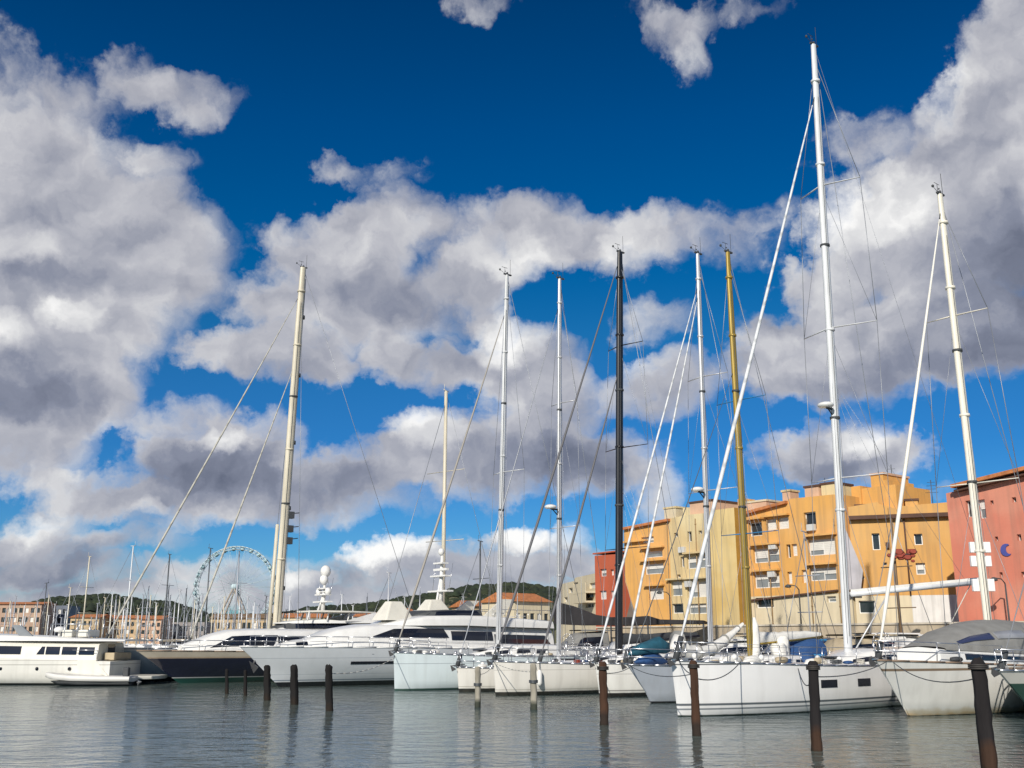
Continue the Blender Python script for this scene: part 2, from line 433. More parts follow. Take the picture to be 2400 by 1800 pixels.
# ================================================================ hills and woods
def hill(name, ridge, Y, depth, seed):
    rnd = random.Random(seed)
    g = MB(); rows = []
    pts = [(at(px, py, Y).x, at(px, py, Y).z) for px, py in ridge]
    xs = [lerp(pts[0][0], pts[-1][0], i / 60) for i in range(61)]
    prof = [(0, -depth, 0.0), (1, -depth * .55, .45), (2, -depth * .2, .85), (3, 0, 1.0), (4, depth * .6, .7), (5, depth * 1.3, 0)]
    for k, dy, f in prof:
        rows.append([(x, Y + dy + rnd.uniform(-3, 3), 1.2 + max(interp(pts, x) - 1.2, 0) * f * rnd.uniform(.96, 1.0)) for x in xs])
    vs = [p for r in rows for p in r]; n = len(xs)
    fs = [(i*n + j, i*n + j + 1, (i+1)*n + j + 1, (i+1)*n + j) for i in range(len(rows) - 1) for j in range(n - 1)]
    g.add(vs, fs, True)
    g.build(name, mat('hill_soil', (.10, .10, .055), .95, var=.3, vscale=.05)).__setitem__('kind', 'structure')
    w = MB()
    for i in range(5200):
        t = rnd.random(); x = lerp(pts[0][0], pts[-1][0], t); dyk = rnd.choice([-.75, -.5, -.3, -.15, -.05, 0, .1])
        dy = depth * dyk + rnd.uniform(-4, 4)
        f = interp([(-1, 0), (-.55, .45), (-.2, .85), (0, 1), (.6, .7)], dy / depth)
        z = 1.2 + max(interp(pts, x) - 1.2, 0) * f
        r = rnd.uniform(1.3, 3.0) * Y / 500; h = r * rnd.uniform(.35, .8)
        c = Vector((x, Y + dy, z - 0.6))
        ring = []
        k = 6; a0 = rnd.random() * 6
        up = [c + Vector((math.cos(a0 + j*math.pi*2/k) * r * rnd.uniform(.6, 1.2), math.sin(a0 + j*math.pi*2/k) * r, h * rnd.uniform(.0, .6))) for j in range(k)]
        w.add(up + [c + Vector((math.cos(a0 + j*math.pi*2/k) * r * .6, math.sin(a0 + j*math.pi*2/k) * r * .6, h * rnd.uniform(.9, 1.3))) for j in range(k)] + [c + Vector((0, 0, h * 1.4))], [(j, (j+1) % k, k + (j+1) % k, k + j) for j in range(k)] + [(k + j, k + (j+1) % k, 2 * k) for j in range(k)], True)
    o = w.build(name.replace('hill', 'pine_woods'), mat('pine_foliage', (.014, .024, .011), .9, var=.5, vscale=.25, var2=(.026, .036, .014)))
    tag(o, 'dark green pine wood covering a low hill', 'woods', kind='stuff')
hill('hill', [(70, 1312), (110, 1298), (160, 1294), (230, 1290), (270, 1296), (320, 1304), (370, 1308), (400, 1316), (437, 1330), (475, 1336), (560, 1334), (640, 1332), (700, 1330)], 420, 90, 3)
hill('hill', [(650, 1318), (720, 1314), (780, 1310), (850, 1300), (900, 1292), (960, 1281), (1010, 1270), (1060, 1268), (1110, 1263), (1150, 1268), (1200, 1275), (1260, 1285), (1330, 1300)], 330, 70, 5)

# ================================================================ buildings
class Facade:
    """a wall plane through two ground points; reads rectangles off the photograph onto it"""
    def __init__(self, px0, d0, px1, d1, z0=1.25):
        a = at(px0, HORIZON, d0); b = at(px1, HORIZON, d1)
        self.o = Vector((a.x, a.y, 0)); e = Vector((b.x - a.x, b.y - a.y, 0)); self.L = e.length
        self.e = e.normalized(); self.n = Vector((self.e.y, -self.e.x, 0)); self.z0 = z0
        self.holes = []
    def uz(self, px, py):
        d = ray(px, py); c = Vector((0, 0, EYE))
        t = (self.o - c).dot(self.n) / d.dot(self.n)
        p = c + d * t
        return (p - self.o).dot(self.e), p.z
    def P(self, u, z, out=0.0): return self.o + self.e * u + self.n * out + Vector((0, 0, z))
    def rect(self, x0, y0, x1, y1):
        ax, az = self.uz(x0, (y0 + y1) / 2); bx, _ = self.uz(x1, (y0 + y1) / 2)
        _, zt = self.uz((x0 + x1) / 2, y0); _, zb = self.uz((x0 + x1) / 2, y1)
        return (ax, zb, bx, zt)
    def fbox(self, mb, u0, z0, u1, z1, o0, o1):
        ps = [self.P(u, z, o) for o in (o0, o1) for (u, z) in ((u0, z0), (u1, z0), (u1, z1), (u0, z1))]
        return mb.add(ps, [(0,1,2,3),(7,6,5,4),(0,4,5,1),(1,5,6,2),(2,6,7,3),(3,7,4,0)])
    def wall(self, name, top, m, parent, depth=9.0, z0=None, left=None, reveal=.34, z0line=None):
        """front with its openings, sides, back. top: [(u,z)...]"""
        z0 = self.z0 if z0 is None else z0
        g = MB()
        us = sorted(set([round(p[0], 3) for p in top] + [round(u, 3) for h in self.holes for u in (h[0], h[2]) if top[0][0] < u < top[-1][0]]))
        def T(u): return interp(top, u)
        for u0, u1 in zip(us[:-1], us[1:]):
            if u1 - u0 < 1e-3: continue
            um = (u0 + u1) / 2
            hs = sorted([(h[1], h[3]) for h in self.holes if h[0] < um < h[2]])
            z = z0; segs = []
            for (a, b) in hs:
                if a > z: segs.append((z, a))
                z = max(z, b)
            for a, b in segs: g.add([self.P(u0, a), self.P(u1, a), self.P(u1, b), self.P(u0, b)], [(0, 1, 2, 3)])
            g.add([self.P(u0, z), self.P(u1, z), self.P(u1, T(u1)), self.P(u0, T(u0))], [(0, 1, 2, 3)])
        for h in self.holes:
            a, b, c, d = h[:4]
            q = [(a, b), (c, b), (c, d), (a, d)]
            for i in range(4):
                (ua, za), (ub, zb) = q[i], q[(i + 1) % 4]
                g.add([self.P(ua, za), self.P(ub, zb), self.P(ub, zb, -reveal), self.P(ua, za, -reveal)], [(0, 1, 2, 3)])
        uL, uR = top[0][0], top[-1][0]
        # sides, back and top
        for u, zt in ((uL, top[0][1]), (uR, top[-1][1])):
            g.add([self.P(u, z0), self.P(u, z0, -depth), self.P(u, zt, -depth), self.P(u, zt)], [(0, 1, 2, 3)])
        for (ua, za), (ub, zb) in zip(top[:-1], top[1:]):
            g.add([self.P(ua, z0, -depth), self.P(ub, z0, -depth), self.P(ub, zb, -depth), self.P(ua, za, -depth)], [(0, 1, 2, 3)])
            g.add([self.P(ua, za), self.P(ub, zb), self.P(ub, zb, -depth), self.P(ua, za, -depth)], [(0, 1, 2, 3)])
        return g.build(name, m, parent, recalc=False)
    def window(self, px, parent, kind='sliding', reveal=.34, m_frame=None, m_sh=None):
        """px: rectangle read in the photograph; registers the opening, builds frame > pane, shutter"""
        a, b, c, d = self.rect(*px)
        self.holes.append((a, b, c, d))
        fm = m_frame or mat('window_frame_white', (.70, .70, .68), .5)
        t = min(.07, (c - a) * .12)
        g = MB(); r0 = -reveal + .02; r1 = -reveal + .10
        for (u0, z0, u1, z1) in ((a + .003, b + .003, a + t, d - .003), (c - t, b + .003, c - .003, d - .003), (a + t, b + .003, c - t, b + t), (a + t, d - t, c - t, d - .003)):
            self.fbox(g, u0, z0, u1, z1, r0, r1)
        nm = max(1, int(round((c - a) / 1.6))) if kind != 'slit' else 1
        for i in range(1, nm):
            u = lerp(a, c, i / nm); self.fbox(g, u - t / 2, b + t, u + t / 2, d - t, r0, r1)
        w = g.build('window', fm, parent)
        p = MB(); self.fbox(p, a + .004, b + .004, c - .004, d - .004, r0 - .02, r0 + .03)
        gl = mat('window_glass_dark', (.03, .035, .04), .12, var=.3) if kind in ('slit', 'dark') else mat('window_glass_grey', (.20, .22, .23), .15, var=.25, vscale=.8)
        p.build('pane', gl, w)
        if kind in ('shutter', 'sliding'):
            s = MB(); rnd = random.Random(int(px[0] * 7 + px[1]))
            for i in range(nm):
                u0 = lerp(a + t, c - t, i / nm) + .03; u1 = lerp(a + t, c - t, (i + 1) / nm) - .03
                f = rnd.choice([.35, .5, .55, .7, 1.0]) if kind == 'sliding' else rnd.choice([.6, 1.0, 1.0])
                zt = d - t; zb = lerp(zt, b + t, f)
                k = max(3, int((zt - zb) / .12))
                for j in range(k):
                    self.fbox(s, u0, lerp(zb, zt, j / k) + .008, u1, lerp(zb, zt, (j + 1) / k), r1 - .03, r1 + .012)
            s.build('shutter', m_sh or mat('shutter_white', (.68, .67, .63), .6, var=.08), w)
        return w
    def ledge(self, name, px, parent, m, out=.5, thick=.18):
        a, b, c, d = self.rect(*px)
        g = MB(); self.fbox(g, a, d - thick, c, d, .003, out)
        return g.build(name, m, parent)
    def block(self, name, px, parent, m, back=(.2, 2.2), cap=None, zb=None):
        """a small roof block (chimney, penthouse) standing behind the parapet"""
        a, b, c, d = self.rect(*px)
        g = MB(); self.fbox(g, a, (b if zb is None else zb), c, d, -back[1], -back[0])
        o = g.build(name, m, parent)
        if cap:
            q = MB(); self.fbox(q, a - .08, d + .003, c + .08, d + .16, -back[1] - .08, -back[0] + .08)
            q.build('cap', cap, o)
        return o

ORANGE = mat('orange_render', (.66, .35, .095), .85, var=.07, vscale=.5, bump=.2, bscale=12, streak=.3, var2=(.68, .38, .13))
OCHRE = mat('ochre_render', (.58, .34, .12), .85, var=.06, vscale=.4, bump=.2, bscale=12, streak=.32, var2=(.58, .31, .09))
CREAM = mat('cream_render', (.66, .55, .32), .85, var=.06, vscale=.5, bump=.2, bscale=12, streak=.4, var2=(.60, .46, .24))
PALE = mat('pale_render', (.62, .54, .38), .88, var=.08, vscale=.6, bump=.2, bscale=10, streak=.2)
SALMON = mat('salmon_render', (.58, .19, .125), .85, var=.07, vscale=.5, bump=.2, bscale=12, streak=.28, var2=(.62, .25, .17))
BRICKR = mat('red_render', (.46, .10, .045), .85, var=.08, vscale=.5, streak=.12)
TILE = mat('clay_tile', (.45, .17, .06), .85, var=.3, vscale=2.5, bump=.6, bscale=8)
EAVE = mat('dark_eave', (.09, .045, .03), .8, var=.2)
DGREY = mat('dark_grey_paint', (.05, .055, .06), .7, var=.2)
PINKB = mat('pinkish_render', (.58, .38, .26), .88, var=.1)
GREYW = mat('lavender_grey', (.42, .41, .44), .85, var=.1, streak=.3)
STONE = mat('beige_stone', (.44, .37, .27), .9, var=.18, vscale=.8, bump=.5, bscale=5, streak=.35)

def antenna(F_, px, py0, py1, back=1.5):
    u0, z0 = F_.uz(px, py0); u1, z1 = F_.uz(px, py1)
    g = MB(); g.tube(F_.P(u0, z0, -back), F_.P(u0, z1, -back), .03, n=5)
    for k in range(4):
        z = lerp(z0, z1, .55 + .12 * k); g.tube(F_.P(u0 - .45 + .06 * k, z, -back), F_.P(u0 + .45 - .06 * k, z, -back), .015, n=4)
    return g

# --- the long orange and cream block
DA0, DA1 = 95.0, 77.5
FA = Facade(1350, DA0, 1815, DA1)
bA = empty('apartment_building', FA.P(0, 1.25))
tag(bA, 'orange and cream apartment block with a plain cream tower in its middle', 'building')
bA.location = (0, 0, 0)
def zx(X): return 1106 + X * .5
def zy(Y): return 645 + Y * .5
def win(F_, X0, Y0, X1, Y1, par, kind='sliding', **k): return F_.window((zx(X0), zy(Y0), zx(X1), zy(Y1)), par, kind, **k)
# left orange section: its lower left corner is cut away under an overhang
FA1 = Facade(1350, DA0, 1448, FA.uz(1448, 1300) and 91.0)
FA1.o = FA.o.copy(); FA1.e = FA.e.copy(); FA1.n = FA.n.copy()
for r_ in ((545, 1030, 612, 1056), (570, 1090, 650, 1118), (572, 1145, 655, 1190), (590, 1250, 655, 1300)):
    win(FA1, *r_, bA, 'sliding')
uL, _ = FA.uz(1350, 1250); uM, _ = FA.uz(1449, 1250)
def ztop(F_, px, py): return F_.uz(px, py)[1]
topS1 = [(uL + 2.2, ztop(FA, 1372, 1139)), (uM, ztop(FA, 1448, 1125))]
FA1.wall('wall', topS1, ORANGE, bA, depth=9)
# the corner piece with the slanting foot
g = MB()
uS = uL + 2.2
cpts = [FA.P(uL, ztop(FA, 1350, 1255)), FA.P(uS - .003, FA.z0 + 1.0), FA.P(uS - .003, ztop(FA, 1372, 1139)), FA.P(uL, ztop(FA, 1350, 1144))]
g.prism(cpts, (0, 0, 0), tuple(-FA.n * 9)); g.build('corner_overhang', ORANGE, bA)
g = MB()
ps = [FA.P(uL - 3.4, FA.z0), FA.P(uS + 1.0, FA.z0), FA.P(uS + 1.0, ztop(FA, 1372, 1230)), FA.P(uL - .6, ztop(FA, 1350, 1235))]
g.prism([p - FA.n * 2.2 for p in ps], (0, 0, 0), tuple(-FA.n * 6)); g.build('shade_toned_wall', mat('shade_brown_grey', (.16, .13, .11), .9, var=.15), bA)  # side wall under the overhang, its shade put into the dark colour
# cream section
FA2 = Facade(1350, DA0, 1815, DA1)
for r_, k_ in (((758, 1006, 776, 1050), 'slit'), ((700, 1012, 716, 1030), 'slit'), ((806, 1002, 820, 1018), 'slit'), ((728, 1115, 744, 1160), 'slit'), ((755, 1112, 850, 1165), 'sliding'),
            ((756, 1222, 850, 1290), 'sliding'), ((676, 1222, 735, 1285), 'sliding'), ((712, 1192, 728, 1206), 'slit'), ((690, 1318, 740, 1360), 'dark'), ((760, 1318, 840, 1362), 'sliding')):
    win(FA2, *r_, bA, k_)
uT0, _ = FA.uz(zx(880), 1200); uT1, _ = FA.uz(zx(1008), 1200)
FA2.wall('wall', [(uM + .003, ztop(FA, 1448, 1120)), (FA.uz(zx(760), 1110)[0], ztop(FA, zx(760), 1112)), (uT0, ztop(FA, zx(880), 1106))], CREAM, bA, depth=9)
# tower, proud of the facade, shade on its right return put into the colour
g = MB(); zT0 = ztop(FA, zx(880), 1106); zT1 = ztop(FA, zx(1008), 1098)
vs = [FA.P(uT0 + .003, FA.z0, -9), FA.P(uT1, FA.z0, -9), FA.P(uT1, FA.z0, 1.1), FA.P(uT0 + .003, FA.z0, 1.1),
      FA.P(uT0 + .003, zT0, -9), FA.P(uT1, zT1, -9), FA.P(uT1, zT1, 1.1), FA.P(uT0 + .003, zT0, 1.1)]
g.add(vs, [(0,1,2,3),(4,5,6,7),(0,1,5,4),(1,2,6,5),(2,3,7,6),(3,0,4,7)])
tw_mat = None
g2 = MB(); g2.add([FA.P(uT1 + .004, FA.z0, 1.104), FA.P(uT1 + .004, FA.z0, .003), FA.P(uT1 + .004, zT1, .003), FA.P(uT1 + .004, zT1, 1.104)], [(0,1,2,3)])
g2.build('tower_return_shade', mat('shaded_ochre_render', (.40, .22, .03), .85, var=.1, streak=.2), bA, recalc=False)
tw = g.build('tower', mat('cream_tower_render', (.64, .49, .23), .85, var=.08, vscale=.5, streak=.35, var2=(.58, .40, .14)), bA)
# orange section with the loggias
FA3 = Facade(1350, DA0, 1815, DA1)
for r_, k_ in (((1024, 966, 1080, 1026), 'dark'), ((1095, 952, 1142, 1000), 'shutter'), ((1147, 945, 1196, 995), 'shutter'), ((1262, 922, 1314, 998), 'dark'),
            ((1042, 1078, 1155, 1140), 'sliding'), ((1186, 1062, 1204, 1120), 'slit'), ((1208, 1060, 1232, 1112), 'shutter'), ((1278, 1038, 1402, 1108), 'sliding'),
            ((1045, 1190, 1156, 1250), 'sliding'), ((1190, 1180, 1210, 1232), 'shutter'), ((1252, 1172, 1272, 1228), 'shutter'), ((1284, 1162, 1402, 1218), 'sliding')):
    win(FA3, *r_, bA, k_)
uE, _ = FA.uz(1833, 1200)
topS4 = [(uT1 + .003, ztop(FA, 1612, 1110)), (FA.uz(1700, 1085)[0], ztop(FA, 1700, 1087)), (FA.uz(1702, 1085)[0], ztop(FA, 1702, 1078)),
         (FA.uz(1800, 1070)[0], ztop(FA, 1800, 1068)), (uE, ztop(FA, 1833, 1068))]
zG = ztop(FA, 1720, 1285)
FA3.wall('wall', topS4, ORANGE, bA, depth=9, z0=zG)
FA4 = Facade(1350, DA0, 1815, DA1)
win(FA4, 1052, 1292, 1130, 1336, bA, 'dark'); win(FA4, 1360, 1286, 1400, 1312, bA, 'sliding')
FA4.wall('ground_floor', [(uT1 + .003, zG - .003), (uE, zG - .003)], PALE, bA, depth=9)
for px in ((1350, 1145, 1450, 1140),):
    pass
def slopeledge(F_, a, b, parent, m, name='roof_edge', out=.35, th=.22):
    (pa, ya), (pb, yb) = a, b
    u0, z0 = F_.uz(pa, ya); u1, z1 = F_.uz(pb, yb)
    g = MB(); ps = [F_.P(u, z, o) for o in (out, -1.2) for (u, z) in ((u0, z0), (u1, z1), (u1, z1 + th), (u0, z0 + th))]
    g.add(ps, [(0,1,2,3),(7,6,5,4),(0,4,5,1),(1,5,6,2),(2,6,7,3),(3,7,4,0)])
    return g.build(name, m, parent)
slopeledge(FA, (1350, 1145), (1448, 1126), bA, TILE)
slopeledge(FA, (1616, 1111), (1702, 1088), bA, TILE)
slopeledge(FA, (1620, 1299), (1812, 1277), bA, EAVE, 'string_course', .25, .12)
# balcony slabs and awning shadows above the openings
for (X0, Y0, X1, Y1) in ((490, 1058, 590, 1046), (560, 1086, 660, 1072), (560, 1142, 665, 1126), (578, 1246, 660, 1238), (676, 1218, 745, 1214), (748, 1108, 860, 1094), (750, 1216, 860, 1206),
                         (1020, 962, 1085, 948), (1093, 948, 1200, 934), (1036, 1074, 1160, 1056), (1274, 1034, 1405, 1016), (1040, 1186, 1160, 1170), (1280, 1158, 1408, 1142)):
    u0, z0 = FA.uz(zx(X0), zy(Y0)); u1, z1 = FA.uz(zx(X1), zy(Y1)); z = (z0 + z1) / 2
    g = MB(); FA.fbox(g, u0, z, u1, z + .14, .004, .42); g.build('window_canopy', ORANGE if X0 > 1000 or X0 < 600 else CREAM, bA)
for px_ in (1444, 1506, 1662, 1748, 1808):
    a = FA.uz(px_, 1200); g = MB(); zt_ = ztop(FA, px_, 1120); g.tube(FA.P(a[0], zt_, .07), FA.P(a[0], 1.3, .07), .05, n=6)
    for q in range(4): zz_ = lerp(1.8, zt_ - .5, q / 3); g.tube(FA.P(a[0], zz_, .07), FA.P(a[0], zz_ + .08, .07), .075, n=6)
    g.build('drainpipe', mat('pipe_ochre', (.30, .20, .10), .7), bA)
for (px_, py_) in ((1476, 1188), (1670, 1240), (1755, 1140), (1672, 1180), (1490, 1262)):
    a = FA.uz(px_, py_); g = MB(); FA.fbox(g, a[0] - .35, a[1] - .25, a[0] + .35, a[1] + .25, .003, .32); g.build('air_conditioner', mat('aircon_white', (.55, .55, .53), .6, var=.1), bA, bevel=.03)
# roof blocks and chimneys
for (X0, Y0, X1, Y1, m_, cap, bk) in ((638, 905, 688, 962, PALE, CREAM, (.6, 2.4)), (712, 900, 750, 950, CREAM, None, (.8, 2.5)), (752, 878, 850, 938, PINKB, EAVE, (.5, 4.5)),
        (955, 862, 985, 915, ORANGE, None, (.6, 2)), (985, 878, 1080, 930, PINKB, PALE, (.6, 4)), (1152, 832, 1186, 890, PINKB, CREAM, (.5, 1.6)),
        (1245, 812, 1305, 866, PINKB, EAVE, (.6, 3)), (1310, 798, 1368, 866, CREAM, EAVE, (.8, 3.2)), (1400, 800, 1440, 870, ORANGE, None, (2, 4)),
        (1432, 800, 1590, 930, ORANGE, None, (2.2, 7)), (1468, 748, 1522, 802, ORANGE, PINKB, (2.5, 6)), (1522, 770, 1545, 802, ORANGE, None, (2.5, 6))):
    zb = interp(topS4, FA.uz(zx(X0), zy(Y0))[0]) - 1.2 if X0 > 900 else interp([(uM, zT0)], 0) - 1.2
    FA.block('chimney' if X1 - X0 < 90 else 'penthouse', (zx(X0), zy(Y0), zx(X1), zy(Y1)), bA, m_, bk, cap, zb=zb)
antenna(FA, 1760, 1080, 1028).build('roof_antenna', ROPED, bA)

# --- gable building: ochre, lavender grey slanting wedge at its left
FB = Facade(1836, 76.5, 2078, 74.0)
bB = empty('ochre_building'); tag(bB, 'ochre gable fronted house between the orange block and the red building', 'building')
for r_, k_ in (((1556, 1014, 1590, 1086), 'slit'), ((1738, 1016, 1774, 1064), 'slit'), ((1746, 1142, 1786, 1192), 'shutter'), ((1604, 1140, 1620, 1152), 'slit'), ((1506, 1200, 1522, 1212), 'slit'), ((1934, 1156, 1944, 1166), 'slit')):
    win(FB, *r_, bB, k_)
def ub(px, py=1200): return FB.uz(px, py)[0]
zc = ztop(FB, 1960, 1116)
topB = [(ub(1840), ztop(FB, 1840, 1095)), (ub(1905), ztop(FB, 1905, 1084)), (ub(1908), ztop(FB, 1908, 1088)), (ub(1950), ztop(FB, 1950, 1100)), (ub(1956), ztop(FB, 1956, 1092)), (ub(1985), ztop(FB, 1985, 1094)),
        (ub(1987), ztop(FB, 1987, 1090)), (ub(2078), ztop(FB, 2078, 1083))]
zgB = ztop(FB, 1960, 1286)
FB.wall('wall', topB, OCHRE, bB, depth=9, z0=zgB)
FB2 = Facade(1836, 76.5, 2078, 74.0)
win(FB2, 1500, 1305, 1570, 1360, bB, 'dark')
FB2.wall('ground_floor', [(ub(1840), zgB - .003), (ub(1960), zgB - .003)], PALE, bB, depth=8)
FB3 = Facade(1836, 76.5, 2078, 74.0)
FB3.wall('shop_front', [(ub(1960) + .003, zgB - .003), (ub(2100), zgB - .003)], mat('white_shop_wall', (.66, .65, .63), .8, var=.08, streak=.3), bB, depth=8)
g = MB(); FB.fbox(g, ub(1840), zc - .12, ub(2066), zc + .16, .003, .5); g.build('cornice', EAVE, bB)
g = MB(); u0 = ub(1842); u1 = ub(1862)
g.prism([FB.P(u0 - .5, ztop(FB, 1842, 1130), 1.0), FB.P(u1, ztop(FB, 1858, 1235), 1.0), FB.P(u1 - .25, ztop(FB, 1850, 1275), 1.0), FB.P(u0 - .6, ztop(FB, 1842, 1275), 1.0)], (0, 0, 0), tuple(-FB.n * .98))
g.build('grey_wedge', GREYW, bB)
g = MB(); a = FB.uz(1952, 1120); g.tube(FB.P(a[0], zc - .2, .09), FB.P(a[0], zgB, .09), .06, n=6); g.build('drainpipe', EAVE, bB)
for (px, py) in ((1968, 1088), (1860, 1100)):
    FB.block('chimney', (px - 12, py - 8, px + 16, py + 12), bB, OCHRE, (.5, 1.8), EAVE)
for (x, y) in ((1622, 1066), (1936, 1072)):
    u, z = FB.uz(zx(x), zy(y)); g = MB(); FB.fbox(g, u - .12, z - .2, u + .12, z + .2, .003, .28); g.build('wall_lamp', EAVE, bB)
antenna(FB, 2018, 1092, 1030).build('roof_antenna', ROPED, bB)
g = antenna(FB, 1935, 1095, 985, 4); g.build('flag_pole', ROPED, bB)

# --- salmon red building at the right edge
FD = Facade(2076, 66.0, 2330, 60.0)
bD = empty('red_building'); tag(bD, 'salmon red building under an orange tiled eave at the right edge', 'building')
for r_, k_ in (((1962, 872, 1985, 944), 'dark'), ((2014, 868, 2046, 950), 'sliding'), ((2066, 872, 2080, 890), 'slit'), ((2160, 858, 2178, 880), 'slit'), ((2086, 1028, 2100, 1048), 'slit'),
               ((2182, 1018, 2200, 1046), 'slit'), ((2106, 1182, 2120, 1208), 'slit'), ((2200, 1180, 2216, 1204), 'slit')):
    win(FD, *r_, bD, k_)
def ud(px, py=1200): return FD.uz(px, py)[0]
topD = [(0.0, ztop(FD, 2074, 1062)), (ud(2330), ztop(FD, 2330, 1000))]
FD.wall('wall', topD, SALMON, bD, depth=10)
slopeledge(FD, (2070, 1064), (2330, 1001), bD, EAVE, 'eave', .5, .14)
slopeledge(FD, (2068, 1056), (2330, 992), bD, TILE, 'roof', .75, .22)
u, z = FD.uz(2175, 1188); g = MB()
for k in range(9):
    t0, t1 = (R(70 + 26 * k), R(70 + 26 * (k + 1)))
    w0, w1 = .30 - .16 * math.sin(math.pi * k / 9), .30 - .16 * math.sin(math.pi * (k + 1) / 9)
    g.prism([FD.P(u + math.cos(t0) * .38, z + math.sin(t0) * .38, .02), FD.P(u + math.cos(t1) * .38, z + math.sin(t1) * .38, .02),
             FD.P(u + .1 + math.cos(t1) * w1, z + math.sin(t1) * w1, .02), FD.P(u + .1 + math.cos(t0) * w0, z + math.sin(t0) * w0, .02)], (0, 0, 0), tuple(FD.n * .05))
g.build('crescent_emblem', mat('blue_violet_paint', (.07, .08, .30), .6), bD)
FD2 = MB(); FD.fbox(FD2, -.4, 1.25, ud(2330), ztop(FD, 2150, 1345), .3, .9); FD2.build('plinth', STONE, bD)

# --- red and pale buildings left of the block
FC = Facade(1288, 112.0, 1331, 109.0)
bC = empty('brick_red_building'); tag(bC, 'brick red narrow block with white shutters left of the orange building', 'building')
for r_ in ((380, 1168, 408, 1200), (378, 1262, 408, 1300), (425, 1170, 440, 1196), (425, 1262, 440, 1300)): win(FC, *r_, bC, 'shutter')
FC.wall('wall', [(0, ztop(FC, 1288, 1200)), (FC.L + .3, ztop(FC, 1331, 1197))], BRICKR, bC, depth=2.5)
g = MB(); u0 = 0; FC.fbox(g, -.1, ztop(FC, 1300, 1196), FC.L + .4, ztop(FC, 1300, 1193), -2.7, .2); g.build('parapet', BRICKR, bC)
FE = Facade(1212, 128.0, 1287, 114.0)
bE = empty('pale_apartment_building'); tag(bE, 'pale cream stepped apartment house left of the brick red block', 'building')
for r_, k_ in (((245, 1250, 262, 1272), 'dark'), ((318, 1276, 352, 1292), 'dark'), ((318, 1316, 352, 1336), 'dark'), ((335, 1228, 362, 1252), 'shutter'), ((265, 1226, 285, 1244), 'dark'), ((270, 1290, 290, 1310), 'dark'), ((225, 1290, 240, 1312), 'dark')):
    win(FE, *r_, bE, k_)
FE.wall('wall', [(0, ztop(FE, 1212, 1262)), (FE.uz(1240, 1250)[0], ztop(FE, 1240, 1255)), (FE.uz(1242, 1250)[0], ztop(FE, 1242, 1248)), (FE.L * 1.03, ztop(FE, 1287, 1238))], PALE, bE, depth=9)
for Y in (1272, 1312):
    u0, z0 = FE.uz(zx(305), zy(Y)); u1, _ = FE.uz(zx(362), zy(Y))
    g = MB(); FE.fbox(g, u0, z0 - .2, u1, z0, .003, 1.2); FE.fbox(g, u0, z0, u1, z0 + .9, 1.1, 1.18); g.build('balcony', PALE, bE)

def house(label, cat_label, px0, px1, py_eave, d, wall_m, roof_m, py_ridge=None, dl=0.0, nwin=4, rows=2, name='house', dep=8, group=None):
    F_ = Facade(px0, d, px1, d + dl); b = empty(name); tag(b, label, cat_label, group)
    ze = ztop(F_, (px0 + px1) / 2, py_eave)
    for r in range(rows):
        for i in range(nwin):
            u = F_.L * (i + .5) / nwin; z = lerp(1.6, ze - .4, (r + .25) / rows); hh = (ze - 1.6) / rows * .5; ww = min(.5, F_.L / nwin * .3)
            F_.holes.append((u - ww, z, u + ww, z + hh))
            g = MB(); F_.fbox(g, u - ww, z, u + ww, z + hh, -.25, -.18)
            g.build('window', mat('window_glass_dark', (.03, .035, .04), .12, var=.3) if (i + r) % 3 else mat('shutter_white', (.68, .67, .63), .6), b)
    F_.wall('wall', [(0, ze), (F_.L, ze)], wall_m, b, depth=dep)
    if py_ridge is not None:
        zr = ztop(F_, (px0 + px1) / 2, py_ridge); g = MB()
        A = [F_.P(-.4, ze + .004, .5), F_.P(F_.L + .4, ze + .004, .5), F_.P(F_.L + .4, zr, -dep / 2), F_.P(-.4, zr, -dep / 2), F_.P(-.4, ze + .004, -dep - .5), F_.P(F_.L + .4, ze + .004, -dep - .5)]
        g.add(A, [(0, 1, 2, 3), (3, 2, 5, 4), (0, 3, 4), (1, 5, 2), (0, 4, 5, 1)]); g.build('roof', roof_m, b)
    return b, F_
TERRA = mat('hazy_terracotta_render', (.42, .29, .21), .85, var=.15, vscale=.3, streak=.15)  # terracotta paled towards grey, distance haze put into the colour
SAND = mat('sandy_render', (.50, .38, .23), .88, var=.15, vscale=.3, streak=.2)
SLATEW = mat('blue_grey_cladding', (.11, .13, .17), .5, var=.3, vscale=.5)
house('low house with a bright orange tiled roof below the wooded hill', 'house', 1112, 1188, 1300, 150, PALE, TILE, 1279, 4, 5, 1)
house('low house with a faded tiled roof behind the white motor yacht', 'house', 1020, 1100, 1310, 165, SAND, TILE, 1296, 3, 4, 1)
house('terracotta low house between the radar mast and the yacht domes', 'house', 858, 905, 1330, 160, TERRA, TILE, 1312, 2, 3, 1)
house('terracotta apartment house with flat roof at the left edge of the town', 'building', -30, 82, 1305, 250, TERRA, TILE, 1299, 0, 9, 4, name='apartment_building')
house('dark blue grey apartment block with pale end walls left of the wooded hill', 'building', 85, 138, 1308, 262, SLATEW, TILE, None, 0, 5, 4, name='apartment_building')
house('sandy house under a tiled roof below the left hill', 'house', 148, 210, 1334, 240, SAND, TILE, 1326, 0, 5, 3)
house('long ochre terrace with tiled roof below the left hill', 'house', 212, 300, 1336, 246, mat('light_ochre_render', (.48, .35, .21), .88, var=.15, vscale=.3), TILE, 1328, 0, 8, 3)
house('pinkish house right of the long ochre terrace', 'house', 302, 345, 1338, 240, PINKB, TILE, 1329, 0, 4, 3)
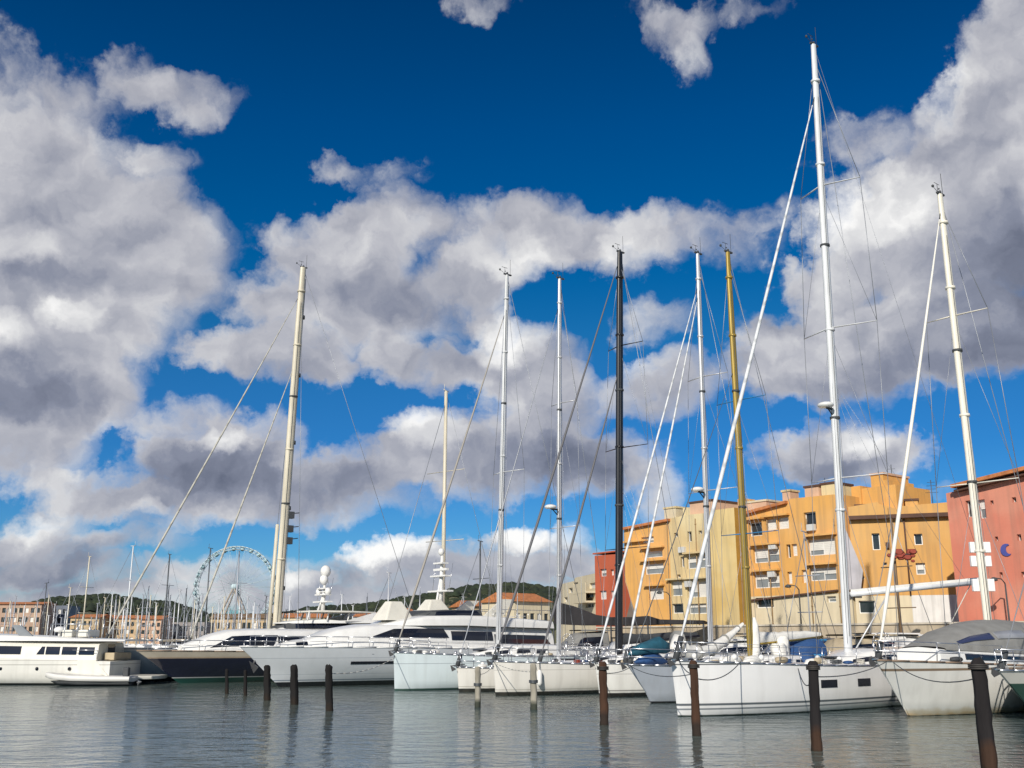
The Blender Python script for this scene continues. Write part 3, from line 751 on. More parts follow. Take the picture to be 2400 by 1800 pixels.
house('grey stone low building behind the distant masts', 'building', 347, 440, 1344, 250, mat('greyed_stone', (.27, .25, .24), .9, var=.2, vscale=.4), TILE, None, 0, 8, 2, name='low_building')
house('wide tan building with brown roof below the big wheel', 'building', 452, 575, 1336, 270, SAND, mat('brown_tile', (.20, .13, .07), .9, var=.3, vscale=.8), 1325, 0, 11, 2, name='low_building')
house('pale quay building partly hidden behind the ivory mast', 'building', 590, 700, 1334, 260, PALE, TILE, 1324, 0, 9, 2, name='low_building')
house('small white quay kiosk below the middle hill', 'building', 760, 850, 1332, 240, mat('white_wash', (.62, .62, .60), .85, var=.1), TILE, 1322, 0, 5, 1, name='kiosk')

# --- long beige quay wall and what stands before the buildings
def quay_wall():
    a = Vector((18.3, 69.3, 0)) - QN * 4.2; 
    F_ = Facade(1192, 92, 2360, 50)
    F_.o = a - QU * 22; F_.e = QU.normalized(); F_.n = QN.normalized()
    g = MB(); F_.fbox(g, 0, 1.25, 70, 3.35, -.5, 0); w = g.build('wall', STONE)
    w.name = 'quay_wall'; tag(w, 'long beige stone quay wall running behind the moored boats', 'wall')
    c = MB(); F_.fbox(c, -.05, 3.353, 70.05, 3.47, -.6, .1); c.build('coping', mat('coping_stone', (.50, .45, .37), .85, var=.15), w)
    return F_
FQ = quay_wall()
# dark terrace awning sagging between its posts
def awning():
    t = empty('terrace_awning'); tag(t, 'long dark terrace awning sagging in front of the pale and cream buildings', 'awning')
    y0 = 80.0
    top = [(1196, 1302), (1215, 1303), (1240, 1312), (1275, 1326), (1320, 1333), (1365, 1333), (1400, 1330), (1425, 1338), (1520, 1340)]
    bot = [(1196, 1348), (1215, 1349), (1240, 1350), (1275, 1350), (1320, 1351), (1365, 1350), (1400, 1349), (1425, 1348), (1520, 1347)]
    rings = []
    for i, (a, b) in enumerate(zip(top, bot)):
        Y = lerp(84, 76, i / 8)
        p = at(*a, Y); q = at(*b, Y)
        rings.append([p, p + Vector((1.0, 3.2, -.1)), Vector((q.x, q.y, q.z)) + Vector((1.0, 3.2, 0)), q])
    g = MB(); g.loft(rings, smooth=False)
    g.build('canopy', mat('dark_awning_cloth', (.020, .018, .020), .8, var=.3, vscale=1.2, bump=.5, bscale=3), t)
    for i in (0, 2, 4, 6, 8):
        p = rings[i][3]; g = MB(); g.tube((p.x, p.y + .1, 1.25), (p.x, p.y + .1, p.z + .02), .07, n=6); g.build('post', DGREY, t)
awning()

# ================================================================ the big wheel
def big_wheel():
    c = at(508, 1268, 430); Rr = 85 / F * 430
    t = empty('ferris_wheel'); tag(t, 'pale blue green ferris wheel rising over the distant masts', 'ferris wheel')
    pm = mat('pale_wheel_steel', (.50, .62, .66), .5, var=.08)
    g = MB(); n = 56
    for k in (-1.1, 1.1):
        for rr, th in ((Rr, .20), (Rr * .93, .12)):
            ps = [c + Vector((math.cos(2*math.pi*i/n) * rr, k, math.sin(2*math.pi*i/n) * rr)) for i in range(n + 1)]
            g.path(ps, th, 5)
        for i in range(n):
            a0 = 2*math.pi*i/n; a1 = 2*math.pi*(i+1)/n
            g.tube(c + Vector((math.cos(a0)*Rr, k, math.sin(a0)*Rr)), c + Vector((math.cos(a1)*Rr*.93, k, math.sin(a1)*Rr*.93)), .09, n=4)
    for i in range(0, n, 2):
        a0 = 2*math.pi*i/n; g.tube(c + Vector((math.cos(a0)*Rr, -1.2, math.sin(a0)*Rr)), c + Vector((math.cos(a0)*Rr, 1.2, math.sin(a0)*Rr)), .09, n=4)
    g.build('rim', pm, t)
    for i in range(28):
        a = 2 * math.pi * i / 28; g = MB()
        g.tube(c + Vector((0, 1.1, 0)), c + Vector((math.cos(a) * Rr * .93, 1.1, math.sin(a) * Rr * .93)), .055, n=4)
        g.tube(c + Vector((0, -1.1, 0)), c + Vector((math.cos(a) * Rr * .93, -1.1, math.sin(a) * Rr * .93)), .055, n=4)
        g.build('spoke', pm, t)
        q = c + Vector((math.cos(a + .1) * Rr * 1.0, 0, math.sin(a + .1) * Rr * 1.0 - .9))
        g = MB(); g.ball(q, .95, 1.0, 8, 5); g.tube(q, q + Vector((0, 0, 1.3)), .12, n=4)
        g.build('gondola', mat('gondola_green', (.26, .42, .45), .4, var=.2), t)
    g = MB(); g.tube(c + Vector((0, -2.2, 0)), c + Vector((0, 2.2, 0)), 1.2, n=12); g.build('hub', pm, t)
    for sx in (-1, 1):
        for k in (-3, 3):
            g = MB(); g.tube((c.x + sx * 9, c.y + k * 1.6, 1.2), c + Vector((0, k * .6, 0)), .5, .35, n=6); g.build('support_leg', mat('wheel_leg_tan', (.36, .31, .26), .6, var=.1), t)
    g = MB(); g.box((c.x - 5, c.y - 3, 1.25), (c.x + 5, c.y + 3, 7)); g.build('boarding_station', mat('wheel_leg_tan', (.36, .31, .26)), t)
big_wheel()

# ================================================================ mooring piles
def pile(px, pytop, pywl, lean, rad, label, body, rings):
    b = onz(px, pywl, 0); top = at(px + lean, pytop, b.y)
    t = empty('mooring_pile', b); tag(t, label, 'mooring pile', 'wooden mooring piles in the water')
    rnd = random.Random(int(px)); h = top.z; n = 20; gr = [rnd.uniform(.9, 1.07) for _ in range(20)]; gt = [rnd.uniform(-.25, .25) for _ in range(20)]
    off = Vector((top.x - b.x, 0, 0))
    g = MB(); rs = []
    zs = [-1.5] + [h * k / 12 for k in range(13)] + [h + rad * .35]
    for i, z in enumerate(zs):
        f = z / h; c = Vector((off.x * f + rnd.uniform(-.01, .01), 0, z)); r = rad * .82 * (1.08 - .10 * f) * (rnd.uniform(.94, 1.06)) * (.55 if i == len(zs) - 1 else 1)
        rs.append([c + Vector((math.cos(2*math.pi*j/n) * r * gr[j] * rnd.uniform(.97, 1.03), math.sin(2*math.pi*j/n) * r * gr[j], gt[j] * rad if i >= len(zs) - 2 else 0)) for j in range(n)])
    g.loft(rs); g.build('post', body, t)
    for f in rings:
        g = MB(); c = Vector((off.x * f, 0, h * f))
        for k in range(3): g.tube(c + Vector((0, 0, .035 * k)), c + Vector((0, 0, .035 * k + .03)), rad * 1.16, n=12)
        g.build('rope_band', ROPED if px < 1200 else mat('iron_band', (.03, .027, .025), .7, var=.3), t)
    return Vector((b.x + off.x * .85, b.y, h * .85))
def woodm(name, col, dark, wl): return mat(name, col, .9, var=.35, vscale=3, bump=.9, bscale=10, stretch=(1, 1, .18), bands=[(-2, wl, dark, .35), (-2, .14, (.012, .015, .010), .25)], spec=.25)
W1 = woodm('pile_brown', (.062, .032, .02), (.028, .020, .016), .5)
W2 = woodm('pile_dark', (.018, .016, .017), (.042, .023, .015), .62)
W3 = woodm('pile_grey', (.17, .14, .11), (.06, .045, .035), .45)
W4 = woodm('pile_black', (.014, .013, .013), (.02, .015, .012), .4)
W5 = woodm('pile_whitewashed', (.30, .28, .23), (.04, .045, .035), .42)
PILES = {}
for (px, yt, yw, lean, rad, lb, wm, rg) in (
    (490, 1447, 1499, 0, .09, 'thin pale pile before the green waterline of the navy yacht', W4, ()),
    (530, 1449, 1503, 0, .09, 'second thin pile, between the navy yacht and the white bow', W4, ()),
    (577, 1441, 1513, 0, .17, 'dark pile directly before the stem of the big white motor yacht', W4, ()),
    (636, 1440, 1522, -1, .17, 'dark pile under the anchor of the big white motor yacht', W4, ()),
    (711, 1440, 1536, -1, .16, 'dark pile before the long hull window of the white motor yacht', W4, ()),
    (1032, 1444, 1528, 0, .13, 'weathered pile with white rope before the small cream hull', W5, (.55,)),
    (1153, 1437, 1533, -1, .14, 'pale grey pile with white lower half before the long cream hull', W5, (.6,)),
    (1305, 1434, 1566, -3, .15, 'reddish brown pile near the bow of the white sloop below the teal bag', W1, (.9,)),
    (1506, 1432, 1590, -8, .135, 'rust brown pile before the plumb bow of the big white sloop', W1, (.93,)),
    (1765, 1434, 1622, -9, .14, 'near black pile with rusty foot before the middle of the big white sloop', W2, (.93,)),
    (2137, 1430, 1660, -25, .165, 'thick black pile, nearest of all, in front of the cream hull on the right', W2, (.93,))):
    PILES[px] = pile(px, yt, yw, lean, rad, lb, wm, rg)

# ---------------------------------------------------------------- lamps on the quay
def street_lamp(px, d, h, label):
    P = at(px, HORIZON, d); t = empty('street_lamp', (P.x, P.y, 1.25)); tag(t, label, 'street lamp', 'quay lamps')
    g = MB(); g.tube((0, 0, 0), (0, 0, h), .07, .045, n=8); g.tube((0, 0, 0), (0, 0, .5), .12, .10, n=8); g.build('pole', DGREY, t)
    g = MB(); g.path([Vector((0, 0, h)), Vector((-.25, -.15, h + .25)), Vector((-.8, -.5, h + .3))], .035, 6); g.build('arm', DGREY, t)
    g = MB(); g.loft([[Vector((-.9 + math.cos(q * .785) * r_, -.56 + math.sin(q * .785) * r_, h + z)) for q in range(8)] for z, r_ in ((.34, .06), (.26, .20), (.14, .24), (.10, .10))]); g.build('lamp_head', DGREY, t)
street_lamp(1733, 74, 4.6, 'dark quay lamp before the pale ground floor of the orange block')
street_lamp(1450, 84, 4.6, 'dark quay lamp before the cream facade, partly behind rigging')
street_lamp(2185, 62, 4.4, 'dark quay lamp before the salmon red building')

# ================================================================ boats
# local frame: +x towards the bow, stem at the waterline is x = 0, z = 0 is the water
def hull_rings(L, B, fb, fa, rake, entry=.5, aftw=.82, flare=.15, n=22, dip=.12, keel=.5, plumb=0.0):
    """port and starboard girth from sheer to sheer for each station"""
    rings = []; sheer = []
    for i in range(n + 1):
        t = (i / n) ** 1.25
        x = -L * t
        if t < entry: w = (1 - (1 - t / entry) ** 2.1) ** .78
        else: w = lerp(1.0, aftw, ((t - entry) / (1 - entry)) ** 1.6)
        hb = B / 2 * w
        zs = lerp(fb, fa, t) - dip * math.sin(math.pi * min(t, 1))
        k = max(0, 1 - t * 4)                    # raking of the stem section
        fl = flare * (1 - min(1, t / .6))
        prof = [(1.0, 1.0, 1.0), (1.0 - .35 * fl, .75, .72), (1.0 - .9 * fl, .5, .45), (.98 - 1.6 * fl, .28, .2), (.90 - 2.2 * fl, 0.02, 0.0), (.62 - 1.8 * fl * .8, -.3, -.15), (.02, -1, -.3)]
        pts = []
        for (bw, zf, rk) in prof:
            z = zs * zf if zf >= 0 else zf * keel * min(1, .3 + 2 * t) * (1 if t < .9 else .5)
            b_ = max(hb * max(bw, .12), .015 if t == 0 else .03)
            if t == 0: b_ = .03 + plumb * max(zf, 0)
            pts.append(Vector((x + rake * rk * k ** 1.3, b_, z)))
        ring = pts + [Vector((p.x, -p.y, p.z)) for p in reversed(pts[:-1])]
        rings.append(ring); sheer.append((pts[0].x, pts[0].y, pts[0].z))
    return rings, sheer
def deck_at(sheer, x):
    tab = sorted([(s[0], s[1], s[2]) for s in sheer])
    return interp([(a, b) for a, b, c in tab], x), interp([(a, c) for a, b, c in tab], x)
def make_hull(parent, m, deckm, railm, **k):
    rings, sheer = hull_rings(**k)
    g = MB(); g.loft(rings, cap=False, closed=False)
    g.add(rings[-1], [tuple(range(len(rings[-1])))])
    g.add(rings[0], [tuple(range(len(rings[0])))])
    h = g.build('hull', m, parent)
    g = MB(); rs = []
    for (x, b, z) in sheer: rs.append([Vector((x, b - .004, z - .03)), Vector((x, b * .5, z + .03 * b)), Vector((x, 0, z + .05 * b)), Vector((x, -b * .5, z + .03 * b)), Vector((x, -b + .004, z - .03))])
    g.loft(rs, cap=False, closed=False); g.build('deck', deckm, parent)
    g = MB()
    for s in (1, -1): g.path([Vector((x, s * b, z + .02)) for (x, b, z) in sheer], .035, 6)
    x, b, z = sheer[-1]; g.tube((x, b, z + .02), (x, -b, z + .02), .035, n=6)
    g.build('toe_rail', railm, parent)
    return h, sheer
def house_rings(st):
    """deckhouse stations (x, half width at foot, z foot, z roof, tumblehome)"""
    rs = []
    for (x, w, z0, z1, th) in st:
        h = z1 - z0; wt = max(w - th, .03)
        rs.append([Vector((x, w, z0)), Vector((x, w - th * .45, z0 + h * .55)), Vector((x, wt, z0 + h * .88)), Vector((x, wt * .85, z1 - h * .02)), Vector((x, 0, z1 + min(.06, h * .1))),
                   Vector((x, -wt * .85, z1 - h * .02)), Vector((x, -wt, z0 + h * .88)), Vector((x, -w + th * .45, z0 + h * .55)), Vector((x, -w, z0))])
    return rs
def deckhouse(name, st, m, parent):
    rs = house_rings(st); g = MB(); g.loft(rs, cap=False, closed=False)
    g.add(rs[0], [tuple(range(9))]); g.add(rs[-1], [tuple(range(9))])
    return g.build(name, m, parent)
def side_band(name, st, x0, x1, f0, f1, m, parent, slant0=0.0, slant1=0.0, out=.03, cuts=8, sides=(1, -1)):
    """dark glazing laid on the tumblehome sides of a deckhouse between fractions f0..f1 of its height"""
    def S(x, f, s):
        tab = sorted(st)
        w = interp([(a[0], a[1]) for a in tab], x); z0 = interp([(a[0], a[2]) for a in tab], x); z1 = interp([(a[0], a[3]) for a in tab], x); th = interp([(a[0], a[4]) for a in tab], x)
        ff = min(f, .88); off = interp([(0, 0), (.55, th * .45), (.88, th)], ff)
        return Vector((x, s * (w - off + out), z0 + (z1 - z0) * f))
    for s in sides:
        g = MB(); lo = []; hi = []
        for i in range(cuts + 1):
            t = i / cuts
            lo.append(S(lerp(x0, x1, t), f0, s)); hi.append(S(lerp(x0 + slant0, x1 + slant1, t), f1, s))
        mid = [S((a.x + b.x) / 2, (f0 + f1) / 2, s) for a, b in zip(lo, hi)]
        inn = Vector((0, -s * .03, 0))
        g.loft([[a, m_, b, b + inn, a + inn] for a, m_, b in zip(lo, mid, hi)], smooth=False)
        g.build(name, m, parent)

def stay(parent, name, p, q, r, m, sag=0.0):
    g = MB()
    if sag:
        ps = [Vector(p).lerp(Vector(q), i / 8) - Vector((0, 0, sag * 4 * (i / 8) * (1 - i / 8))) for i in range(9)]; g.path(ps, r, 5)
    else: g.tube(p, q, r, n=6)
    return g.build(name, m, parent)

def sailboat(label, bow_px, wl_py, L, B, fb, fa, rake, hullm, mast_base, mast_top, mast_r, mastm, ang=40.0, group=None,
             fore=(.88,), fore_r=.07, fore_m=None, spreaders=((.36, 1), (.64, .85)), swept=.35, radar=None, boom=None, deckm=None, railm=None, boom_px=None,
             coach=True, sprayhood=None, win=True, cat='sailing boat', flare=.12, aftw=.82, plumb=0.0, rig_m=None, mast_d=None, pulpit=True, details=True, sp_m=None, fore_foot=None):
    o = onz(bow_px, wl_py, 0)
    a = R(180 + ang)
    t = empty('sailing_yacht', (o.x, o.y, 0), a); tag(t, label, cat, group or 'sailing yachts moored in a row')
    dirv = Vector((math.cos(a), math.sin(a), 0)); side = Vector((-math.sin(a), math.cos(a), 0))
    def loc(P):
        d = Vector(P) - Vector((o.x, o.y, 0)); return Vector((d.dot(dirv), d.dot(side), d.z))
    _, sheer = make_hull(t, hullm, deckm or WHITE, railm or STEEL, L=L, B=B, fb=fb, fa=fa, rake=rake, flare=flare, aftw=aftw, plumb=plumb)
    # mast foot: where the centre line crosses the photographed column
    best = None
    for i in range(400):
        s = i * .05; P = o - dirv * s
        px = W / 2 + F * P.x / ((P.y) * cp + (2.0 - EYE) * sp) if True else 0
        if best is None or abs(px - mast_base[0]) < best[0]: best = (abs(px - mast_base[0]), s)
    xm = -best[1]
    Pm = o + dirv * xm
    Y = Pm.y
    bw, zd = deck_at(sheer, xm)
    top = loc(at(mast_top[0], mast_top[1], Y)); foot = Vector((xm, 0, zd))
    Hm = top.z - foot.z
    def M(f): return foot.lerp(top, f)
    g = MB(); n = 10; prev = None; rs = []
    for f in (0, .02, .3, .6, .85, 1):
        c = M(f); r = mast_r * (1 if f < .8 else lerp(1, .72, (f - .8) / .2))
        rs.append([c + Vector((math.cos(2*math.pi*j/n) * r * 1.25, math.sin(2*math.pi*j/n) * r * .85, 0)) for j in range(n)])
    g.loft(rs); mast = g.build('mast', mastm, t)
    g = MB(); g.tube(M(.03) + Vector((-mast_r * 1.3, 0, 0)), M(.97) + Vector((-mast_r * 1.15, 0, 0)), .022, n=4); g.build('sail_track', DGREY, mast)
    g = MB(); g.tube(M(.04) + Vector((.1, mast_r * .95, 0)), M(.9) + Vector((.1, mast_r * .9, 0)), .012, n=4); g.build('mast_line', ROPED, mast)
    # masthead: crane, vane, lights, aerial
    g = MB(); c = M(1)
    g.box((c.x - .32, c.y - .05, c.z), (c.x + .22, c.y + .05, c.z + .07)); g.tube(c + Vector((-.25, 0, 0)), c + Vector((-.25, 0, 1.0)), .012, n=4)
    g.tube(c + Vector((.15, 0, .05)), c + Vector((.15, 0, .42)), .012, n=4); g.tube(c + Vector((-.02, .0, .42)), c + Vector((.38, 0, .42)), .014, n=4)
    g.ball(c + Vector((-.02, 0, .1)), .07, 1.3, 6, 4); g.ball(c + Vector((.2, .08, .16)), .04, 1, 6, 3)
    g.tube(c + Vector((.1, 0, .05)), c + Vector((.52, 0, .2)), .012, n=4); g.ball(c + Vector((.52, 0, .22)), .06, 1.2, 6, 3)
    g.build('masthead_gear', DGREY, mast)
    # collars and lights on the spar
    for f in (.22, .36, .5, .64, .78, .93):
        g = MB(); c = M(f); rr = mast_r * 1.12
        g.tube(c, c + Vector((0, 0, .10)), rr * 1.12, n=8); g.build('mast_band', DGREY if f in (.36, .64) else mastm, mast)
    hl = rig_m or WIRE
    sp_m = sp_m or mastm
    chain_x = xm - swept * 1.3
    cb, cz = deck_at(sheer, chain_x)
    tips = {1: [], -1: []}
    for (f, k) in spreaders:
        c = M(f); wd = cb * .92 * k
        for s in (1, -1):
            tip = c + Vector((-wd * swept, s * wd, .06)); tips[s].append(tip)
            g = MB(); g.tube(c + Vector((0, s * mast_r * .5, 0)), tip, .055, .035, n=6, asp=.5); g.build('spreader', sp_m, t)
    for s in (1, -1):
        ps = [Vector((chain_x, s * cb * .95, cz))] + tips[s] + [M(.97)]
        g = MB(); g.path(ps, .010 + mast_r * .03, 4); g.build('shroud', hl, t)
        if tips[s]:
            g = MB(); g.tube(Vector((chain_x + .25, s * cb * .9, cz)), M(spreaders[0][0] - .01), .010, n=4)
            for a_, (f, k) in zip(tips[s][:-1], spreaders[1:]): g.tube(a_, M(f - .01), .009, n=4)
            g.build('lower_shroud', hl, t)
    # forestays with furled headsails
    fm = fore_m or SAILF
    for i, f in enumerate(fore):
        tip = Vector((rake * .92 - i * (abs(xm) * .22), 0, fb + .05)) if i else Vector((rake * .92, 0, fb + .05))
        if fore_foot and i < len(fore_foot) and fore_foot[i] is not None: tip = Vector((fore_foot[i], 0, deck_at(sheer, fore_foot[i])[1] + .1))
        p0 = tip.lerp(M(f), .03); p1 = tip.lerp(M(f), .965)
        g = MB(); n_ = 14; rs = []
        dd = (p1 - p0).normalized()
        for j in range(n_ + 1):
            tt = j / n_; rr = fore_r * interp([(0, .45), (.05, 1), (.35, 1.05), (.8, .7), (1, .35)], tt)
            g2 = p0.lerp(p1, tt) - Vector((0, 0, .10 * 4 * tt * (1 - tt)))
            u_ = dd.cross(Vector((0, 1, 0))).normalized(); v_ = dd.cross(u_)
            rs.append([g2 + u_ * math.cos(k * math.pi / 4) * rr + v_ * math.sin(k * math.pi / 4) * rr for k in range(8)])
        g.loft(rs); fs_ = g.build('furled_headsail', fm, t)
        g = MB(); g.tube(tip, tip.lerp(M(f), .03), .11, .09, n=8); g.build('furling_drum', DGREY, fs_)
        g = MB(); g.tube(p1, M(f), .02, n=5); g.build('swivel', DGREY, fs_)
    # backstay, topping lift, halyards
    tb = Vector((-L + .2, 0, fa))
    stay(t, 'backstay', tb, M(1), .012 + mast_r * .02, hl)
    for i, (dx, f) in enumerate(((-.25, .99), (-.45, .80), (.22, .92))):
        stay(t, 'halyard', M(.03) + Vector((dx, .06 * i, 0)), M(f) + Vector((-.1 if dx < 0 else .1, 0, 0)), .009, hl, 0)
    if boom:
        bl, bh, yaw, cover, fat = boom     # length, height over deck, swing in degrees, cover material, thickness
        g0 = foot + Vector((-mast_r, 0, bh)); end = g0 + Vector((-math.cos(R(yaw)) * bl, math.sin(R(yaw)) * bl, bl * .06))
        if boom_px:
            (xa, ya), (xb, yb, dY) = boom_px; g0 = loc(at(xa, ya, Y)); end = loc(at(xb, yb, Y + dY)); bl = (end - g0).length
        g = MB(); g.tube(g0, end, .10, .085, n=8); bo = g.build('boom', mastm, t)
        if cover:
            g = MB(); rs = []; rnd = random.Random(int(bow_px)); n_ = 16
            for j in range(n_ + 1):
                tt = j / n_; c = g0.lerp(end, lerp(.01, .97, tt)) + Vector((0, 0, .12))
                hh = fat * (1.0 if boom_px else interp([(0, 1.7), (.08, 1.35), (.3, 1.05), (.8, .8), (1, .35)], tt)) * rnd.uniform(.9, 1.1); ww = fat * .55 * interp([(0, 1.1), (1, .5)], tt)
                pr = Vector((0, 1, 0))
                rs.append([c + Vector((0, 0, hh)), c + pr * ww + Vector((0, 0, hh * .45)), c + pr * ww * .8 - Vector((0, 0, .1)), c - Vector((0, 0, .22)), c - pr * ww * .8 - Vector((0, 0, .1)), c - pr * ww + Vector((0, 0, hh * .45))])
            g.loft(rs); g.build('sail_cover', cover, bo)
        stay(t, 'topping_lift', end, M(1), .008, hl); stay(t, 'vang', foot + Vector((0, 0, .15)), g0.lerp(end, .28), .03, ALU)
        stay(t, 'mainsheet', end.lerp(g0, .12), Vector((end.x, 0, fa + .1)), .018, ROPEW)
        for k in (.35, .6, .85): stay(t, 'lazy_jack', g0.lerp(end, k), M(.42), .006, hl)
    if radar:
        c = M(radar); g = MB(); fx = Vector((.62, 0, 0))
        g.tube(c + Vector((.05, 0, 0)), c + fx * .9 + Vector((0, 0, 0)), .05, n=6); g.tube(c + Vector((.05, 0, -.35)), c + fx * .8, .03, n=5); g.build('radar_bracket', DGREY, t)
        g = MB(); g.ball(c + fx + Vector((0, 0, .10)), .33, .42, 14, 6, z0=-.6); g.build('radar_dome', WHITE, t)
    # coachroof
    if coach:
        x0, x1 = xm + 1.9, xm - L * .26
        st = []
        for i in range(9):
            tt = i / 8; x = lerp(x0, x1, tt); bw_, z_ = deck_at(sheer, x)
            st.append((x, bw_ * .62 * min(1, .25 + tt * 1.6), z_ - .02, z_ + .50 * min(1, .08 + tt * 2.2) * (fb / 1.6) + .04, .12))
        deckhouse('coachroof', st, deckm or WHITE, t)
        if win:
            for k in range(3):
                xx = lerp(x0 - .9, x1 + .5, (k + .15) / 3); xe = lerp(x0 - .9, x1 + .5, (k + .85) / 3)
                side_band('cabin_window', st, xx, xe, .32, .66, GLASS, t, cuts=3, slant0=-.08, slant1=.08)
        for xx in (x0 - .7, lerp(x0, x1, .55)):
            bw_, z_ = deck_at(sheer, xx); g = MB(); zr = interp(sorted([(q[0], q[3]) for q in st]), xx)
            g.box((xx - .28, -.28, zr + .02), (xx + .28, .28, zr + .10)); g.build('deck_hatch', GLASS, t, bevel=.02)
    xc = xm - L * .26
    bw_, z_ = deck_at(sheer, xc)
    if sprayhood:
        g = MB(); rs = []
        for i in range(7):
            tt = i / 6; x = lerp(xc + 1.1, xc - 1.0, tt); hh = 1.15 * math.sin(min(1, .05 + tt * 1.05) * math.pi / 2)
            rs.append([Vector((x, math.cos(q * math.pi / 8) * bw_ * .62, z_ + .35 + math.sin(q * math.pi / 8) ** .6 * hh * .8)) for q in range(9)])
        g.loft(rs, cap=False, closed=False); g.build('sprayhood', sprayhood, t)
    # cockpit: coamings, wheel, pushpit
    g = MB()
    for s in (1, -1):
        g.box((-L + .9, s * bw_ * .55 - .09, z_ - .05), (xc - .1, s * bw_ * .55 + .09, z_ + .34))
    g.build('cockpit_coaming', deckm or WHITE, t, bevel=.04)
    g = MB(); cx = -L + 2.0; n_ = 18
    ps = [Vector((cx, math.cos(2*math.pi*k/n_) * .45, z_ + .75 + math.sin(2*math.pi*k/n_) * .45)) for k in range(n_ + 1)]; g.path(ps, .018, 5)
    for k in range(0, n_, 3): g.tube((cx, 0, z_ + .75), ps[k], .01, n=4)
    g.tube((cx + .1, 0, z_), (cx + .1, 0, z_ + .8), .07, n=6); g.build('steering_wheel', STEEL, t)
    if pulpit:
        hx = .62; g = MB(); tipx = rake + .02
        b2, z2 = deck_at(sheer, -1.5)
        b1, z1 = deck_at(sheer, -.5)
        for dz in (hx, hx * .5):
            g.path([Vector((-1.5, b2 * .96, z2 + dz)), Vector((-.5, b1 * .96 + .05, z1 + dz)), Vector((tipx - .1, .10, fb + dz)), Vector((tipx, 0, fb + dz)), Vector((tipx - .1, -.10, fb + dz)), Vector((-.5, -b1 * .96 - .05, z1 + dz)), Vector((-1.5, -b2 * .96, z2 + dz))], .020, 5)
        for s in (1, -1):
            g.tube((-1.5, s * b2 * .96, z2), (-1.5, s * b2 * .96, z2 + hx), .017, n=5); g.tube((-.5, s * (b1 * .96), z1), (-.5, s * (b1 * .96 + .05), z1 + hx), .017, n=5); g.tube((tipx - .25, s * .10, fb), (tipx - .1, s * .10, fb + hx), .017, n=5)
        g.build('pulpit', STEEL, t)
        xs = [-1.5 - i * 2.0 for i in range(1, 9) if -1.5 - i * 2.0 > -L + 1.2]; pts = {1: [Vector((-1.5, b2 * .96, z2 + hx))], -1: [Vector((-1.5, -b2 * .96, z2 + hx))]}
        for x in xs:
            bb, zz = deck_at(sheer, x)
            for s in (1, -1):
                g = MB(); g.tube((x, s * (bb - .07), zz), (x, s * (bb - .03), zz + hx), .014, n=5); g.build('stanchion', STEEL, t)
                pts[s].append(Vector((x, s * (bb - .03), zz + hx)))
        be, ze = deck_at(sheer, -L + .4)
        for s in (1, -1):
            pts[s].append(Vector((-L + 1.0, s * be * .95, ze + hx)))
            g = MB(); g.path(pts[s], .007, 4); g.path([p - Vector((0, 0, .30)) for p in pts[s]], .006, 4); g.build('lifeline', hl, t)
        g = MB()
        for dz in (hx, hx * .5):
            for s in (1, -1): g.path([Vector((-L + 1.0, s * be * .95, ze + dz)), Vector((-L + .1, s * be * .9, ze + dz)), Vector((-L + .1, s * .35, ze + dz))], .018, 5)
        for s in (1, -1):
            for (x, y) in ((-L + 1.0, be * .95), (-L + .1, be * .9), (-L + .1, .35)): g.tube((x, s * y, ze), (x, s * y, ze + hx), .016, n=5)
        g.build('pushpit', STEEL, t)
    # small gear on deck
    rc = random.Random(int(bow_px) + 5)
    for k in range(17 if details else 0):
        x = rc.uniform(-L * .75, -1.2); bb, zz = deck_at(sheer, x); y = rc.uniform(.35, .85) * bb * rc.choice([1, 1, -1]); zz += .03 * bb; kind_ = rc.choice(['winch', 'vent', 'line_coil', 'gear_bag', 'gear_bag'])
        g = MB()
        if kind_ == 'winch': g.tube((x, y, zz), (x, y, zz + .16), .09, .07, n=8); m_ = STEEL
        elif kind_ == 'vent': g.tube((x, y, zz), (x, y, zz + .14), .05, n=6); g.ball((x + .04, y, zz + .18), .10, 1, 8, 5); m_ = WHITE
        elif kind_ == 'line_coil': g.path([Vector((x + math.cos(q * .7) * .16, y + math.sin(q * .7) * .16, zz + .02 + q * .006)) for q in range(22)], .018, 4); m_ = rc.choice([ROPEW, ROPED, BLUE, REDD])
        else:
            w_, l_, h_ = rc.uniform(.09, .16), rc.uniform(.14, .32), rc.uniform(.12, .24)
            g.loft([[Vector((x + dx * l_, y + math.cos(q * .785) * w_ * f_ * rc.uniform(.85, 1.1), zz + h_ * .5 + math.sin(q * .785) * h_ * .5 * f_)) for q in range(8)] for dx, f_ in ((-1, .3), (-.8, .9), (0, 1), (.8, .9), (1, .3))]); m_ = rc.choice([BLUE, SAILW, DGREY, TAN, GREYC, SAILW, BLUE])
        g.build(kind_, m_, t)
    # bow roller and anchor
    g = MB(); zt = fb + .06
    g.box((rake - .55, -.07, zt - .03), (rake + .12, .07, zt + .03)); rl = g.build('bow_roller', STEEL, t)
    g = MB(); g.tube((rake - .45, 0, zt + .08), (rake + .38, 0, zt + .02), .025, n=6)
    g.add([(rake + .40, 0, zt + .05), (rake + .16, -.15, zt - .14), (rake + .30, 0, zt - .24), (rake + .16, .15, zt - .14), (rake + .08, 0, zt - .10)], [(0, 1, 2), (0, 2, 3), (0, 3, 4), (0, 4, 1), (1, 4, 2), (2, 4, 3)])
    g.build('anchor', mat('galvanised_steel', (.10, .10, .105), .5, metal=.5, var=.2), t)
    return t, loc, sheer, foot, M, Y

